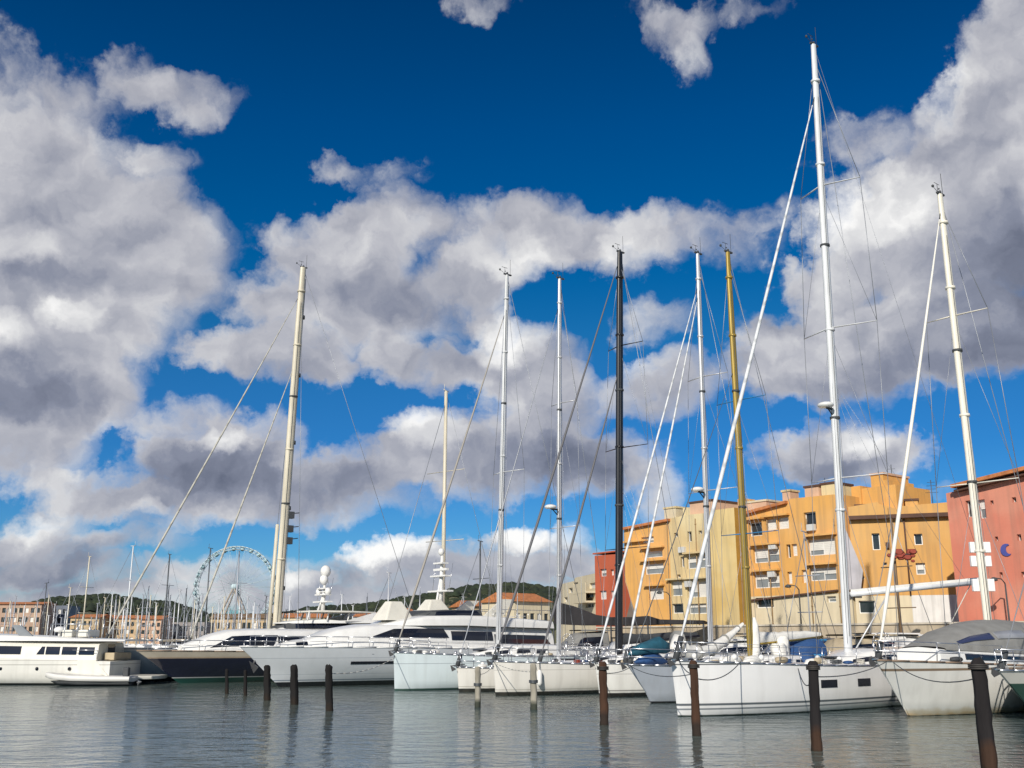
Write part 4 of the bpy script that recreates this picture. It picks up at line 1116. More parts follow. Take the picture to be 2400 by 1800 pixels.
SLOOPS = {}
hw = lambda name, col, bands, **k: mat(name, col, .25, var=.03, coat=.4, bands=bands, **k)
hull_big = hw('hull_white_grey_stripes', (.76, .76, .755), [(-2, .06, (.035, .05, .045), .03), (.20, .25, (.20, .22, .24), 0), (.33, .40, (.11, .125, .14), 0), (1.60, 1.64, (.10, .105, .11), 0)], streak=.10)
hull_cream = hw('hull_cream_stained', (.73, .725, .69), [(-2, .06, (.03, .03, .028), .05), (.06, .17, (.55, .36, .15), .08), (.17, .32, (.62, .55, .42), .25), (1.42, 1.50, (.22, .16, .11), 0)], streak=.14)
hull_grey = hw('hull_pale_blue_grey', (.42, .46, .52), [(-2, .08, (.02, .02, .025), .02)], streak=.12)
hull_w2 = hw('hull_white_dark_boot', (.72, .72, .69), [(-2, .18, (.02, .02, .02), .02), (.24, .29, (.28, .28, .27), 0), (.95, .97, (.35, .35, .34), 0)], streak=.16)
hull_w3 = hw('hull_off_white', (.70, .68, .63), [(-2, .17, (.03, .03, .027), .02), (.24, .26, (.35, .33, .28), 0), (1.08, 1.10, (.42, .40, .36), 0)], streak=.2)  # dark boot band, made taller to hold the shadow at the waterline
hull_pb = hw('hull_pale_blue_white', (.60, .68, .70), [(-2, .10, (.05, .10, .085), .02), (1.25, 1.28, (.32, .37, .40), 0)], streak=.12)
hull_green = hw('hull_bottle_green', (.035, .085, .065), [(-2, .08, (.02, .02, .02), .02), (1.12, 1.60, (.70, .68, .62), 0)], streak=.1)
hull_silver = hw('hull_silver_blue', (.34, .42, .48), [(-2, .25, (.02, .02, .025), .02), (1.75, 1.9, (.55, .56, .58), 0)], streak=.06)

# the big white sloop with the tallest mast
SB = sailboat('big white sloop with plumb bow, twin grey stripes and the tallest mast of all', 1466, 1548, 14.5, 3.9, 1.72, 1.5, .05, hull_big, (1832, 1392), (1757, 97), .165, ALUW,
    fore=(.915,), fore_r=.07, spreaders=((.27, 1.0), (.505, 1.0), (.745, .85)), radar=.375, boom=(6.4, 1.75, -14, SAILW, .07), boom_px=((1837, 1284), (2132, 1256, 2.0)), plumb=.16, flare=.04, aftw=.9, sprayhood=None, swept=.42)
# right: cream hull with grey tent
SR = sailboat('cream sloop with stained waterline, brown rubbing strake and grey tent on the right', 1962, 1547, 12.5, 3.9, 1.75, 1.45, 1.65, hull_cream, (2142, 1400), (2030, 420), .16, mat('cream_mast', (.76, .72, .62), .4, var=.05),
    fore=(.97,), fore_r=.065, fore_m=mat('cream_sail', (.74, .72, .66), .7), spreaders=((.36, .9), (.72, .7)), railm=mat('brown_strake', (.24, .17, .12), .6, var=.2), swept=.2, aftw=.7)
# far right: green hull with white topsides, bow only
SG = sailboat('dark green hulled boat with white bulwark, only its bow visible at the right edge', 2238, 1556, 11.0, 3.6, 1.50, 1.3, 2.1, hull_green, (2440, 1400), (2420, 430), .13, ALUW,
    fore=(.95,), fore_r=.018, fore_m=WIRE, swept=.2, flare=.25, aftw=.7)
# pale blue-grey hull with the teal bow bag, gold mast
SP = sailboat('pale blue grey sloop with gold mast, teal bow bag and lowered white headsail', 1406, 1519, 12.5, 3.8, 1.45, 1.3, 1.25, hull_grey, (1621, 1400), (1572, 545), .145, GOLD,
    fore=(.70,), fore_r=.02, fore_m=ROPED, spreaders=((.30, .9), (.62, .8)), sprayhood=BLUE, swept=.25, aftw=.7, sp_m=SKYB, boom=(4.6, 1.0, 6, SAILW, .26))
# white sloop with the grey mast and two furled headsails
SD = sailboat('white sloop with silver grey mast carrying two furled white headsails', 1296, 1506, 13.0, 3.6, 1.40, 1.3, .25, hull_w2, (1536, 1395), (1507, 548), .125, ALU,
    fore=(.92, .90), fore_r=.055, fore_foot=(None, -1.6), spreaders=((.40, .95), (.68, .8)), radar=.395, flare=.06, aftw=.85)
# cream hull with the black mast
SC = sailboat('long off white sloop with black carbon mast and dark furled headsails', 1071, 1503, 13.5, 3.7, 1.45, 1.3, .15, hull_w3, (1336, 1395), (1339, 545), .18, ALUK,
    fore=(.985, .70), fore_r=.06, fore_m=mat('charcoal_sail', (.12, .12, .13), .7), fore_foot=(.1, -2.6), spreaders=((.26, .9), (.50, .9), (.755, .75)), flare=.06, aftw=.85, boom=(5.6, 1.0, 3, DGREY, .22))
SBm = sailboat('small off white sloop with slim grey mast and short stepped bow', 992, 1495, 10.5, 2.9, 1.12, 1.05, .15, hull_w3, (1206, 1395), (1209, 602), .115, ALU,
    fore=(.93,), fore_r=.03, fore_m=WIRE, spreaders=((.34, .9), (.66, .8)), radar=.385, flare=.05, aftw=.8)
SA = sailboat('pale blue hulled sloop with slim white mast and tan grey furled headsail', 853, 1492, 13.5, 3.2, 1.78, 1.55, .05, hull_pb, (1075, 1395), (1095, 594), .125, ALUW,
    fore=(.90,), fore_r=.06, fore_m=mat('greyed_sail', (.32, .30, .27), .7), spreaders=((.46, .9),), flare=.05, aftw=.85, plumb=.1)
# silver-hulled yacht with ivory mast
SS = sailboat('silver blue hulled yacht with thick ivory mast and two pale stays, beside the navy yacht', 300, 1472, 21.0, 4.8, 1.95, 1.7, 2.6, hull_silver, (594, 1392), (655, 578), .24, ALUC,
    fore=(.93, .74), fore_r=.065, fore_m=mat('ivory_sail', (.44, .43, .38), .7, seams=1.2), fore_foot=(None, -2.8), spreaders=(), flare=.18, aftw=.7, pulpit=False)
# second, shorter spar standing beside the ivory mast
t, loc, sheer, foot, M, Y = SS
g = MB(); b0 = foot + Vector((.55, 0, 0)); t0 = loc(at(604, 1132, Y - .4)); g.tube(b0, Vector((b0.x - .25, 0, t0.z)), .13, .12, n=8); g.build('spinnaker_pole', ALUC, t)
for f in (.30, .335, .27):
    c = M(f); g = MB(); g.box((c.x - .65, c.y - .2, c.z - .25), (c.x - .25, c.y + .15, c.z + .2)); g.tube(c, c + Vector((-1.2, -.2, .2)), .03, n=4); g.build('mast_light', DGREY, t)
for f in (.15, .35, .52, .70, .86):
    c = M(f); g = MB(); g.tube(c + Vector((-.25, 0, -.1)), c + Vector((-.25, 0, .15)), .16, n=8); g.build('mast_fitting', DGREY, t)

# teal and blue bag at the bow, lowered headsail on the foredeck of the gold-masted sloop
t, loc, sheer, foot, M, Y = SP
def lumpy(rings_c, radii, m, name, parent, seed=1, n=10, squash=.8):
    rnd = random.Random(seed); rs = []
    for c, r in zip(rings_c, radii):
        rs.append([Vector(c) + Vector((0, math.cos(2*math.pi*j/n) * r * rnd.uniform(.8, 1.15), math.sin(2*math.pi*j/n) * r * squash * rnd.uniform(.8, 1.2))) for j in range(n)])
    g = MB(); g.loft(rs); return g.build(name, m, parent)
lumpy([(1.15, 0, 1.85), (.85, 0, 1.95), (.4, 0, 2.05), (.0, 0, 2.1), (-.5, 0, 2.15), (-.9, 0, 2.1), (-1.15, 0, 2.0)], [.05, .22, .34, .38, .42, .32, .06], TEAL, 'bow_sail_bag', t, 4)
lumpy([(.9, .05, 1.55), (.5, .1, 1.62), (.1, .1, 1.66), (-.4, .1, 1.62), (-.9, .1, 1.55)], [.05, .24, .30, .26, .05], BLUE, 'bow_cover', t, 6)
pts = []; rd = []
for i in range(15):
    q = i / 14; pts.append((lerp(-1.3, foot.x + .3, q), .15 * math.sin(q * 5), lerp(2.05, 3.05, q ** 1.6) - .35 * math.sin(q * math.pi) + (.35 if i == 1 else 0))); rd.append(interp([(0, .12), (.07, .40), (.3, .30), (.7, .25), (1, .10)], q))
lumpy(pts, rd, SAILW, 'lowered_headsail', t, 9)
for k in range(1, 14, 3): g = MB(); c = Vector(pts[k]); g.tube(c + Vector((-.02, 0, 0)), c + Vector((.02, 0, 0)), rd[k] * 1.12, n=10); g.build('sail_tie', GREYC, t)
# white canvas gathered round the foot of the gold mast, white and blue gear beside it
rs = []; rnd = random.Random(8)
for z, r_ in ((0, .30), (.3, .34), (.8, .26), (1.3, .24), (1.8, .20), (2.1, .06)):
    rs.append([Vector((foot.x - .15 - z * .1 + math.cos(q * .7) * r_ * rnd.uniform(.8, 1.2), math.sin(q * .7) * r_ * rnd.uniform(.8, 1.2), foot.z + z)) for q in range(9)])
g = MB(); g.loft(rs); g.build('mast_foot_cover', SAILW, t)
for (dx, dy, w_, h_, m_) in ((-1.3, .5, .35, .9, SAILW), (-1.9, .3, .3, 1.2, SAILW), (-2.6, 1.0, .4, .45, BLUE), (-3.3, 1.1, .45, .42, SKYB), (-4.1, 1.1, .35, .38, BLUE), (1.4, .9, .5, .3, TAN)):
    b_, z_ = deck_at(sheer, foot.x + dx); rs = []
    for f_ in (0, .1, .5, .85, 1.0): rs.append([Vector((foot.x + dx + math.cos(q * .785) * w_ * rnd.uniform(.8, 1.15) * (1 if f_ < .9 else .5), dy + math.sin(q * .785) * w_ * rnd.uniform(.8, 1.1), z_ + .1 + h_ * f_)) for q in range(8)])
    g = MB(); g.loft(rs); g.build('deck_bundle', m_, t)

# grey tent, boxes on the mast, green cover of the cream sloop
t, loc, sheer, foot, M, Y = SR
TX = -1.3
g = MB(); rs = []; rs2 = []
for i in range(11):
    q = i / 10; x = lerp(TX, foot.x - 3.0, q); b_, z_ = deck_at(sheer, x)
    hh = interp([(0, .12), (.2, .75), (.45, 1.15), (.7, 1.25), (.9, 1.2), (1, 1.0)], q); rs.append([Vector((x, math.cos(k * math.pi / 10) * b_ * .72, z_ + .42 + math.sin(k * math.pi / 10) ** .75 * hh)) for k in range(11)])
g.loft(rs, cap=False, closed=False); tent = g.build('cockpit_tent', GREYC, t)
for side_, qa, qb in ((1, .10, .34), (1, .37, .62), (-1, .3, .6)):
    g = MB(); R0 = []; R1 = []
    for i in range(9):
        q = lerp(qa, qb, i / 8); k0 = q * 10; a_ = int(k0); f_ = k0 - a_
        def tp(k): 
            p = rs[a_][k].lerp(rs[min(a_ + 1, 10)][k], f_); return Vector((p.x, p.y + side_ * .02, p.z + .01))
        kk = (1, 2) if side_ == 1 else (9, 8)
        R0.append(tp(kk[0]) + Vector((0, 0, .04))); R1.append(tp(kk[1]))
    g.loft([[a_, b_, b_ + Vector((0, -side_ * .015, -.015)), a_ + Vector((0, -side_ * .015, -.015))] for a_, b_ in zip(R0, R1)]); g.build('tent_window', mat('blue_vinyl', (.03, .04, .10), .3) if qa < .2 else mat('milky_vinyl', (.30, .31, .33), .3, var=.15), tent)
g = MB(); st = []
for i in range(7):
    x = lerp(TX + .3, foot.x - 3.2, i / 6); b_, z_ = deck_at(sheer, x); st.append((x, b_ * .74, z_, z_ + .46, .05))
deckhouse('deckhouse', st, WHITE, t); side_band('cabin_window', st, TX - .9, foot.x - 2.9, .30, .70, GLASS, t, cuts=10)
for (xa, xb, ya, yb) in ((2099, 2143, 1170, 1193), (2101, 2145, 1200, 1223), (2105, 2152, 1250, 1277)):
    A_ = loc(at(xa, yb, Y)); B_ = loc(at(xb, ya, Y)); c_ = (A_ + B_) / 2; hw_ = abs((at(xb, ya, Y) - at(xa, ya, Y)).x) / 2
    Mx = Matrix.Translation(c_) @ Matrix.Rotation(R(-40 - 180), 4, 'Z')
    g = MB(); g.box((-hw_, .10, -(B_.z - A_.z) / 2), (hw_, .26, (B_.z - A_.z) / 2), Mx); g.build('white_mast_box', mat('white_plastic', (.78, .77, .76), .5, var=.05), t, bevel=.02)
lumpy([(foot.x + .9, .1, 2.1), (foot.x + .5, .15, 2.3), (foot.x + .1, .2, 2.5), (foot.x - .2, .2, 2.6), (foot.x - .5, .2, 2.5)], [.05, .35, .42, .35, .05], mat('green_canvas', (.02, .11, .05), .8, var=.3), 'mast_foot_cover', t, 3)
# big sloop: oval hull port, name-less dark port light near the stern, lines on deck
t, loc, sheer, foot, M, Y = SB
def hull_patch(parent, sheer, L_kw, x0, x1, z0, z1, m, name, side=1, out=.02):
    rings, _ = hull_rings(**L_kw)
    def Yat(x, z):
        a_ = []
        for r in rings:
            pts = r[:6]; tab = sorted([(p.z, p.y) for p in pts]); tx = sum(p.x for p in pts[:4]) / 4; a_.append((tx, interp(tab, z)))
        return interp(sorted(a_), x)
    g = MB(); n_ = 6; rs = []
    for i in range(n_ + 1):
        x = lerp(x0, x1, i / n_); rs.append([Vector((x, side * (Yat(x, z) + o_), z)) for z, o_ in ((z0, out), (z1, out), (z1, -.02), (z0, -.02))])
    g.loft(rs, smooth=False); return g.build(name, m, parent)
kwB = dict(L=14.5, B=3.9, fb=1.72, fa=1.5, rake=.05, flare=.04, aftw=.9, plumb=.16)
hull_patch(t, sheer, kwB, -5.3, -6.15, .80, 1.06, GLASS, 'port_light'); hull_patch(t, sheer, kwB, -7.4, -8.2, .80, 1.06, GLASS, 'port_light')
for (x, y) in ((-2.2, .5), (-3.4, -.4), (-2.8, .9), (-6.0, 1.1)):
    b_, z_ = deck_at(sheer, x); lumpy([(x - .5, y, z_ + .05), (x - .3, y, z_ + .12), (x, y, z_ + .14), (x + .3, y, z_ + .12), (x + .5, y, z_ + .05)], [.04, .14, .17, .14, .04], SAILW if y > 0 else BLUE, 'folded_sail_bag', t, int(x * -10))

# ---------------------------------------------------------------- motor yachts
def frame_for(bow_px, wl_py, ang, name, label, cat='motor yacht', group='motor yachts moored side by side'):
    o = onz(bow_px, wl_py, 0); a = R(180 + ang)
    t = empty(name, (o.x, o.y, 0), a); tag(t, label, cat, group)
    dirv = Vector((math.cos(a), math.sin(a), 0)); side = Vector((-math.sin(a), math.cos(a), 0))
    def loc(P): d = Vector(P) - Vector((o.x, o.y, 0)); return Vector((d.dot(dirv), d.dot(side), d.z))
    return t, loc, o, dirv, side
def tier(sheer, xs, fw, z0, hs, th=.35, taper=.0):
    st = []
    for i, x in enumerate(xs):
        b_, z_ = deck_at(sheer, x); q = i / (len(xs) - 1)
        st.append((x, b_ * fw * interp([(0, .35), (.25, .82), (.5, 1), (1, 1 - taper)], q), z0, z0 + interp(hs, q), th * interp([(0, .3), (.3, 1), (1, 1)], q)))
    return st
def domes_mast(parent, x, z, h, s=1.0, two=True, name='radar_mast'):
    g = MB(); g.tube((x, 0, z), (x - .1 * s, 0, z + h), .22 * s, .12 * s, n=8); g.tube((x + .5 * s, 0, z), (x, 0, z + h * .6), .10 * s, n=6)
    for f, w_ in ((.35, 1.3), (.62, 1.0), (.85, .6)): g.box((x - .3 * s, -w_ * s, z + h * f - .04), (x + .35 * s, w_ * s, z + h * f + .05))
    rm = g.build(name, WHITE, parent)
    g = MB(); g.box((x - .12 * s, -.9 * s, z + h * .72), (x + .12 * s, .9 * s, z + h * .76)); g.tube((x, 0, z + h * .6), (x, 0, z + h * .72), .06, n=5); g.build('radar_scanner', WHITE, rm)
    for (yy, ff, rr) in (((0, 1.02, .42), (.85, .62, .30), (-.85, .62, .30)) if two else ((0, 1.0, .26),)):
        g = MB(); g.ball((x, yy * s, z + h * ff + rr * s), rr * s, 1.15, 12, 8); g.build('satellite_dome', WHITE, rm)
    for k, (yy, hh) in enumerate(((-1.1, 2.6), (1.1, 2.2), (.3, 1.9))):
        g = MB(); g.tube((x, yy * s, z + h * .35), (x - .25, yy * s * 1.05, z + h * .35 + hh * s), .022, .012, n=4); g.build('whip_aerial', STEEL, rm)
    return rm
def deck_rail(parent, sheer, x0, x1, n_, h=.85, inset=.1, m=None):
    for s in (1, -1):
        g = MB(); tp = []
        for i in range(n_ + 1):
            x = lerp(x0, x1, i / n_); b_, z_ = deck_at(sheer, x); b_ -= inset; tp.append(Vector((x, s * b_, z_ + h))); g.tube((x, s * b_, z_), (x, s * b_, z_ + h), .017, n=5)
        g.path(tp, .022, 5); g.path([p - Vector((0, 0, h * .45)) for p in tp], .012, 4); g.build('guard_rail', m or STEEL, parent)

def xpx(o, dv, px, off=1.9):
    a_ = (px - W / 2) / F; # solve for the station whose centre line projects to px (height near the eye)
    lo, hi = -30.0, 6.0
    for _ in range(50):
        x = (lo + hi) / 2; P = o + dv * x + Vector((-dv.y, dv.x, 0)) * off * min(1, max(0, 1 - x) / 6); v = P.x / (P.y * cp)
        if v < a_: hi = x
        else: lo = x
    return x
def zpy(o, dv, x, py): return at(W / 2, py, (o + dv * x).y).z
def ptier(o, dv, sheer, prof, fw, th):
    st = []; n_ = len(prof)
    for i, (px, y0, y1) in enumerate(prof):
        x = xpx(o, dv, px); b_, z_ = deck_at(sheer, x); q = i / (n_ - 1)
        st.append((x, b_ * fw * interp([(0, .4), (.2, .85), (.4, 1), (1, 1)], q), zpy(o, dv, x, y0) if y0 < 1392 else min(zpy(o, dv, x, y0), z_), zpy(o, dv, x, y1), th * interp([(0, .2), (.3, 1), (1, 1)], q)))
    return st
# big white motor yacht, three decks, bow to the left
t, loc, o, dv, sd = frame_for(601, 1484, 40, 'motor_yacht', 'big white three deck motor yacht with dark window bands and long hull window')
MYW = mat('yacht_white_hull', (.66, .69, .72), .22, var=.03, coat=.5, bands=[(-2, .24, (.012, .014, .02), 0), (.30, .35, (.20, .24, .30), 0), (.62, .635, (.36, .40, .45), 0), (1.45, 1.47, (.36, .40, .45), 0)], streak=.05)  # black boot band, heightened so its colour also carries waterline shadow
kwM = dict(L=25.0, B=5.4, fb=2.05, fa=1.85, rake=2.3, flare=.30, entry=.42, aftw=.92, dip=.05)
_, sh = make_hull(t, MYW, WHITE, WHITE, **kwM)
hull_patch(t, sh, kwM, -3.4, -8.5, 1.12, 1.27, GLASS, 'hull_window'); hull_patch(t, sh, kwM, -10.0, -18.0, 1.08, 1.28, GLASS, 'hull_window')
hull_patch(t, sh, kwM, -1.0, -22.0, 1.62, 1.66, mat('grey_stripe', (.25, .28, .32), .4), 'rub_stripe')
PX = lambda px: xpx(o, dv, px)
s1 = ptier(o, dv, sh, [(640, 1396, 1391), (682, 1396, 1378), (735, 1396, 1360), (800, 1396, 1351), (900, 1396, 1349), (1000, 1396, 1350), (1100, 1396, 1353), (1192, 1396, 1357)], .82, .30)
deckhouse('main_deckhouse', s1, WHITE, t)
side_band('window_band', s1, PX(798), PX(966), .44, .82, GLASS, t, slant0=-1.6, slant1=.3, cuts=12)
side_band('window_band', s1, PX(972), PX(1060), .34, .72, GLASS, t, cuts=8); side_band('window_band', s1, PX(1064), PX(1184), .22, .62, GLASS, t, cuts=8, slant1=.4)
s1b = ptier(o, dv, sh, [(600, 1396, 1393), (640, 1396, 1384), (690, 1396, 1380), (730, 1396, 1380)], .5, .15); deckhouse('foredeck_trunk', s1b, WHITE, t)
side_band('trunk_window', s1b, PX(640), PX(715), .3, .75, GLASS, t, cuts=4)
s2 = ptier(o, dv, sh, [(850, 1352, 1349), (882, 1352, 1340), (925, 1352, 1331), (1000, 1352, 1330), (1050, 1354, 1331), (1120, 1356, 1336), (1190, 1358, 1342)], .84, .12)
deckhouse('upper_deck', s2, WHITE, t)
s3 = ptier(o, dv, sh, [(918, 1332, 1329), (940, 1332, 1320), (990, 1332, 1318), (1046, 1332, 1319)], .64, .15)
deckhouse('wheelhouse', s3, DGREY, t); side_band('window_band', s3, PX(932), PX(1042), .15, .84, GLASS, t, slant0=-.3, slant1=.2, cuts=8)
for sy in (1, -1):
    for (q0, q1) in (((1040, 1336), (1088, 1296)),):
        xa, xb = PX(q0[0]), PX(q1[0]); za, zb = zpy(o, dv, xa, q0[1]), zpy(o, dv, xb, q1[1])
        g = MB(); g.prism([(xa, sy * 1.9, za), (xb, sy * 1.7, zb), (xb - .9, sy * 1.7, zb), (xa - 1.4, sy * 1.9, za - .1)], (0, -.07, 0), (0, .07, 0)); g.build('radar_arch', CREAMW, t)
for (pa, pb, ya, yb) in ((872, 905, 1340, 1300), (962, 990, 1330, 1296)):
    xa, xb = PX(pa), PX(pb); za, zb = zpy(o, dv, xa, ya), zpy(o, dv, xb, yb)
    g = MB(); rs = [[Vector((lerp(xa, xb, .5) + sx_ * w_, sy_ * w_ * .8, z_)) for sx_, sy_ in ((-1, -1), (1, -1), (1, 1), (-1, 1))] for z_, w_ in ((za, 1.0), (lerp(za, zb, .6), .65), (zb, .4))]; g.loft(rs, smooth=False); g.build('antenna_housing', CREAMW, t, bevel=.08)
xm_ = xpx(o, dv, 950, 0); zm_ = zpy(o, dv, xm_, 1320)
domes_mast(t, xm_, zm_, 3.3, .75, False)
deck_rail(t, sh, 1.6, -9, 9, .55, .12)
for s in (1, -1):
    zz = zpy(o, dv, PX(1150), 1341); g = MB(); g.path([Vector((PX(1060), s * 2.1, zz + .6)), Vector((PX(1185), s * 2.1, zz + .6))], .02, 5)
    for i in range(6): x = lerp(PX(1060), PX(1185), i / 5); g.tube((x, s * 2.1, zz - .1), (x, s * 2.1, zz + .6), .015, n=4)
    g.build('guard_rail', STEEL, t)
g = MB(); g.add([(1.75, 0, 1.35), (1.35, -.28, 1.0), (1.45, 0, .72), (1.35, .28, 1.0), (1.2, 0, 1.05)], [(0, 1, 2), (0, 2, 3), (0, 3, 4), (0, 4, 1), (1, 4, 2), (2, 4, 3)]); g.tube((1.3, 0, 1.7), (1.55, 0, .95), .05, n=6); g.build('anchor', mat('galvanised_steel', (.22, .22, .22)), t)
BIGY = t
# navy motor yacht
t, loc, o, dv, sd = frame_for(384, 1476, 40, 'motor_yacht', 'motor yacht with navy blue hull, cream bulwark and arched dark windows')
NAVY = mat('navy_hull', (.010, .012, .030), .15, var=.1, coat=.6, bands=[(-2, .28, (.01, .06, .05), 0), (.28, .33, (.45, .46, .46), 0), (1.38, 1.45, (.40, .31, .22), 0), (1.45, 3, (.46, .41, .33), 0)])
kwN = dict(L=21.0, B=4.9, fb=1.80, fa=1.6, rake=2.5, flare=.32, entry=.42, aftw=.9, dip=.05)
_, sh = make_hull(t, NAVY, CREAMW, mat('brown_strake', (.24, .17, .12)), **kwN)
PX = lambda px: xpx(o, dv, px)
s1 = ptier(o, dv, sh, [(395, 1398, 1394), (430, 1398, 1384), (462, 1398, 1372), (500, 1398, 1363), (550, 1398, 1360), (620, 1398, 1360), (700, 1398, 1361), (790, 1398, 1362)], .80, .30)
deckhouse('main_deckhouse', s1, WHITE, t); side_band('arched_window', s1, PX(452), PX(596), .25, .74, GLASS, t, slant0=-1.2, slant1=-.3, cuts=12); side_band('saloon_window', s1, PX(606), PX(760), .30, .70, GLASS, t, cuts=6)
deck_rail(t, sh, 1.8, -8, 8, .6, .12)
# flybridge yacht behind with hardtop and domes
t, loc, o, dv, sd = frame_for(560, 1466, 40, 'motor_yacht', 'white flybridge yacht with hardtop and stacked satellite domes, behind the three deck yacht')
kwF = dict(L=24.0, B=5.2, fb=2.1, fa=1.9, rake=2.4, flare=.3, entry=.42, aftw=.92, dip=.05)
_, sh = make_hull(t, WHITE, WHITE, WHITE, **kwF)
PX = lambda px: xpx(o, dv, px)
s1 = ptier(o, dv, sh, [(575, 1392, 1372), (605, 1392, 1356), (640, 1392, 1350), (700, 1392, 1350), (800, 1392, 1352), (890, 1392, 1354)], .82, .2); deckhouse('main_deckhouse', s1, WHITE, t)
s2 = ptier(o, dv, sh, [(600, 1358, 1353), (620, 1358, 1346), (700, 1358, 1345), (790, 1358, 1346), (850, 1358, 1350)], .80, .08); deckhouse('saloon', s2, DGREY, t); side_band('window_band', s2, PX(612), PX(842), .1, .85, GLASS, t, cuts=10)
s3 = ptier(o, dv, sh, [(604, 1347, 1345), (640, 1347, 1341), (700, 1347, 1338), (735, 1347, 1341), (800, 1347, 1340), (860, 1349, 1345)], .88, .06); deckhouse('flybridge', s3, WHITE, t)
zh = zpy(o, dv, PX(740), 1324)
g = MB(); g.loft(house_rings([(PX(630), 1.4, zh - .05, zh + .05, .1), (PX(680), 2.0, zh, zh + .12, .1), (PX(760), 2.0, zh, zh + .12, .1), (PX(815), 1.7, zh, zh + .08, .1)]), cap=False); g.build('hardtop', CREAMW, t)
for px_ in (650, 700, 752, 800):
    x = PX(px_); zb_ = zpy(o, dv, x, 1342)
    for s in (1, -1): g = MB(); g.tube((x, s * 1.75, zb_), (x - .15, s * 1.7, zh), .05, n=6); g.build('hardtop_post', WHITE, t)
for sy in (1, -1):
    xa, xb = PX(742), PX(806); g = MB(); g.prism([(xa, sy * 1.95, zpy(o, dv, xa, 1343)), (xb, sy * 1.8, zh), (xb - .8, sy * 1.8, zh), (xa - 2.2, sy * 1.95, zpy(o, dv, xa, 1343))], (0, -.06, 0), (0, .06, 0)); g.build('radar_arch', WHITE, t)
xm_ = xpx(o, dv, 694, 0); domes_mast(t, xm_, zh + .1, 1.75, .72, True)
g = MB(); g.ball((xm_ - .1, 0, zh + 2.75), .36, 1.15, 12, 8); g.tube((xm_ - .1, 0, zh + 1.8), (xm_ - .1, 0, zh + 2.5), .08, n=6); g.build('satellite_dome', WHITE, t)
# left white motor yacht, stern to the right
o = onz(318, 1478, 0); t = empty('motor_yacht', (o.x - 0.2, o.y + .8, 0), R(176)); tag(t, 'cream white motor cruiser at the left edge with square cabin windows and stern platform', 'motor yacht', 'motor yachts moored side by side')
# local: stern platform at x = 0, hull runs to +x (left in the picture)
Lc = 17.0
t.rotation_euler = (0, 0, R(178))
g_root = t
kwL = dict(L=Lc, B=4.6, fb=1.75, fa=1.25, rake=1.6, flare=.25, entry=.42, aftw=.94, dip=.0)
sub_rings, sh0 = hull_rings(**kwL)
sx = Lc + 1.4
def shift(ps): return [Vector((p[0] + sx, p[1], p[2])) for p in ps]
g = MB(); rr = [shift(r) for r in sub_rings]; g.loft(rr, cap=False, closed=False); g.add(rr[-1], [tuple(range(len(rr[-1])))])
g.build('hull', mat('cruiser_cream_hull', (.68, .67, .62), .3, var=.04, coat=.3, bands=[(-2, .10, (.03, .03, .03), 0), (1.05, 1.09, (.35, .34, .31), 0), (1.28, 1.31, (.40, .38, .35), 0)], streak=.15), t)
sh = [(x + sx, b_, z_) for (x, b_, z_) in sh0]
g = MB(); g.loft([[Vector((x, b_ - .01, z_ - .03)), Vector((x, 0, z_ + .04)), Vector((x, -b_ + .01, z_ - .03))] for (x, b_, z_) in sh], cap=False, closed=False); g.build('deck', CREAMW, t)
g = MB(); g.loft([[Vector((x, w_, .28)), Vector((x, w_, .46)), Vector((x, -w_, .46)), Vector((x, -w_, .28))] for x, w_ in ((1.45, 2.0), (.5, 1.95), (.0, 1.7), (-.6, 1.2), (-.8, .5))], smooth=False); g.build('swim_platform', CREAMW, t, bevel=.05)
g = MB(); g.prism([(1.42, 2.08, .45), (2.2, 2.08, 1.32), (4.0, 2.08, 1.32), (4.0, 2.08, 1.25), (1.42, 2.08, .44)], (0, 0, 0), (0, .12, 0)); g.build('stern_quarter', CREAMW, t); g = MB(); g.prism([(1.42, -2.2, .45), (2.2, -2.2, 1.32), (4.0, -2.2, 1.32), (4.0, -2.2, 1.25), (1.42, -2.2, .44)], (0, 0, 0), (0, .12, 0)); g.build('stern_quarter', CREAMW, t)
def stb(pts, th=.2): return [(x, w_, z0, z1, th) for (x, w_, z0, z1) in pts]
c1 = stb([(2.3, 1.85, 1.28, 2.25), (5.6, 1.9, 1.3, 2.3), (8.2, 1.9, 1.3, 2.35), (11.0, 1.75, 1.4, 2.3), (13.0, 1.3, 1.5, 1.9), (14.4, .6, 1.6, 1.7)], .15)
deckhouse('cabin', c1, CREAMW, t)
for (xa, xb) in ((2.5, 3.35), (3.48, 4.3), (4.43, 5.2), (5.28, 5.7), (6.6, 8.1)): side_band('cabin_window', c1, xa, xb, .32, .74, GLASS, t, cuts=2, slant1=-.25 if xa == 5.28 else 0)
side_band('cabin_window', c1, 9.6, 12.0, .25, .62, GLASS, t, cuts=4, slant1=-.6)
c2 = stb([(.9, 1.7, 2.32, 2.42), (3.2, 1.9, 2.32, 2.48), (6.0, 1.9, 2.34, 2.62), (9.0, 1.75, 2.34, 2.72), (10.5, 1.4, 2.30, 2.40)], .15); deckhouse('roof_deck', c2, WHITE, t)
g = MB(); g.ball((5.4, 0, 2.95), .33, .6, 12, 6, z0=-.6); g.tube((5.4, 0, 2.6), (5.4, 0, 2.9), .08, n=6); g.build('radar_dome', WHITE, t)
for xx in (2.6, 4.0, 7.4): g = MB(); g.tube((xx, .8, 2.5), (xx - .1, .8, 3.5), .02, n=4); g.build('whip_aerial', STEEL, t)
g = MB(); g.prism([(6.1, 1.6, 2.6), (6.9, 1.6, 2.62), (7.4, 1.5, 3.2), (6.9, 1.5, 3.2)], (0, 0, 0), (0, .1, 0)); g.build('windscreen', CLEARP, t)
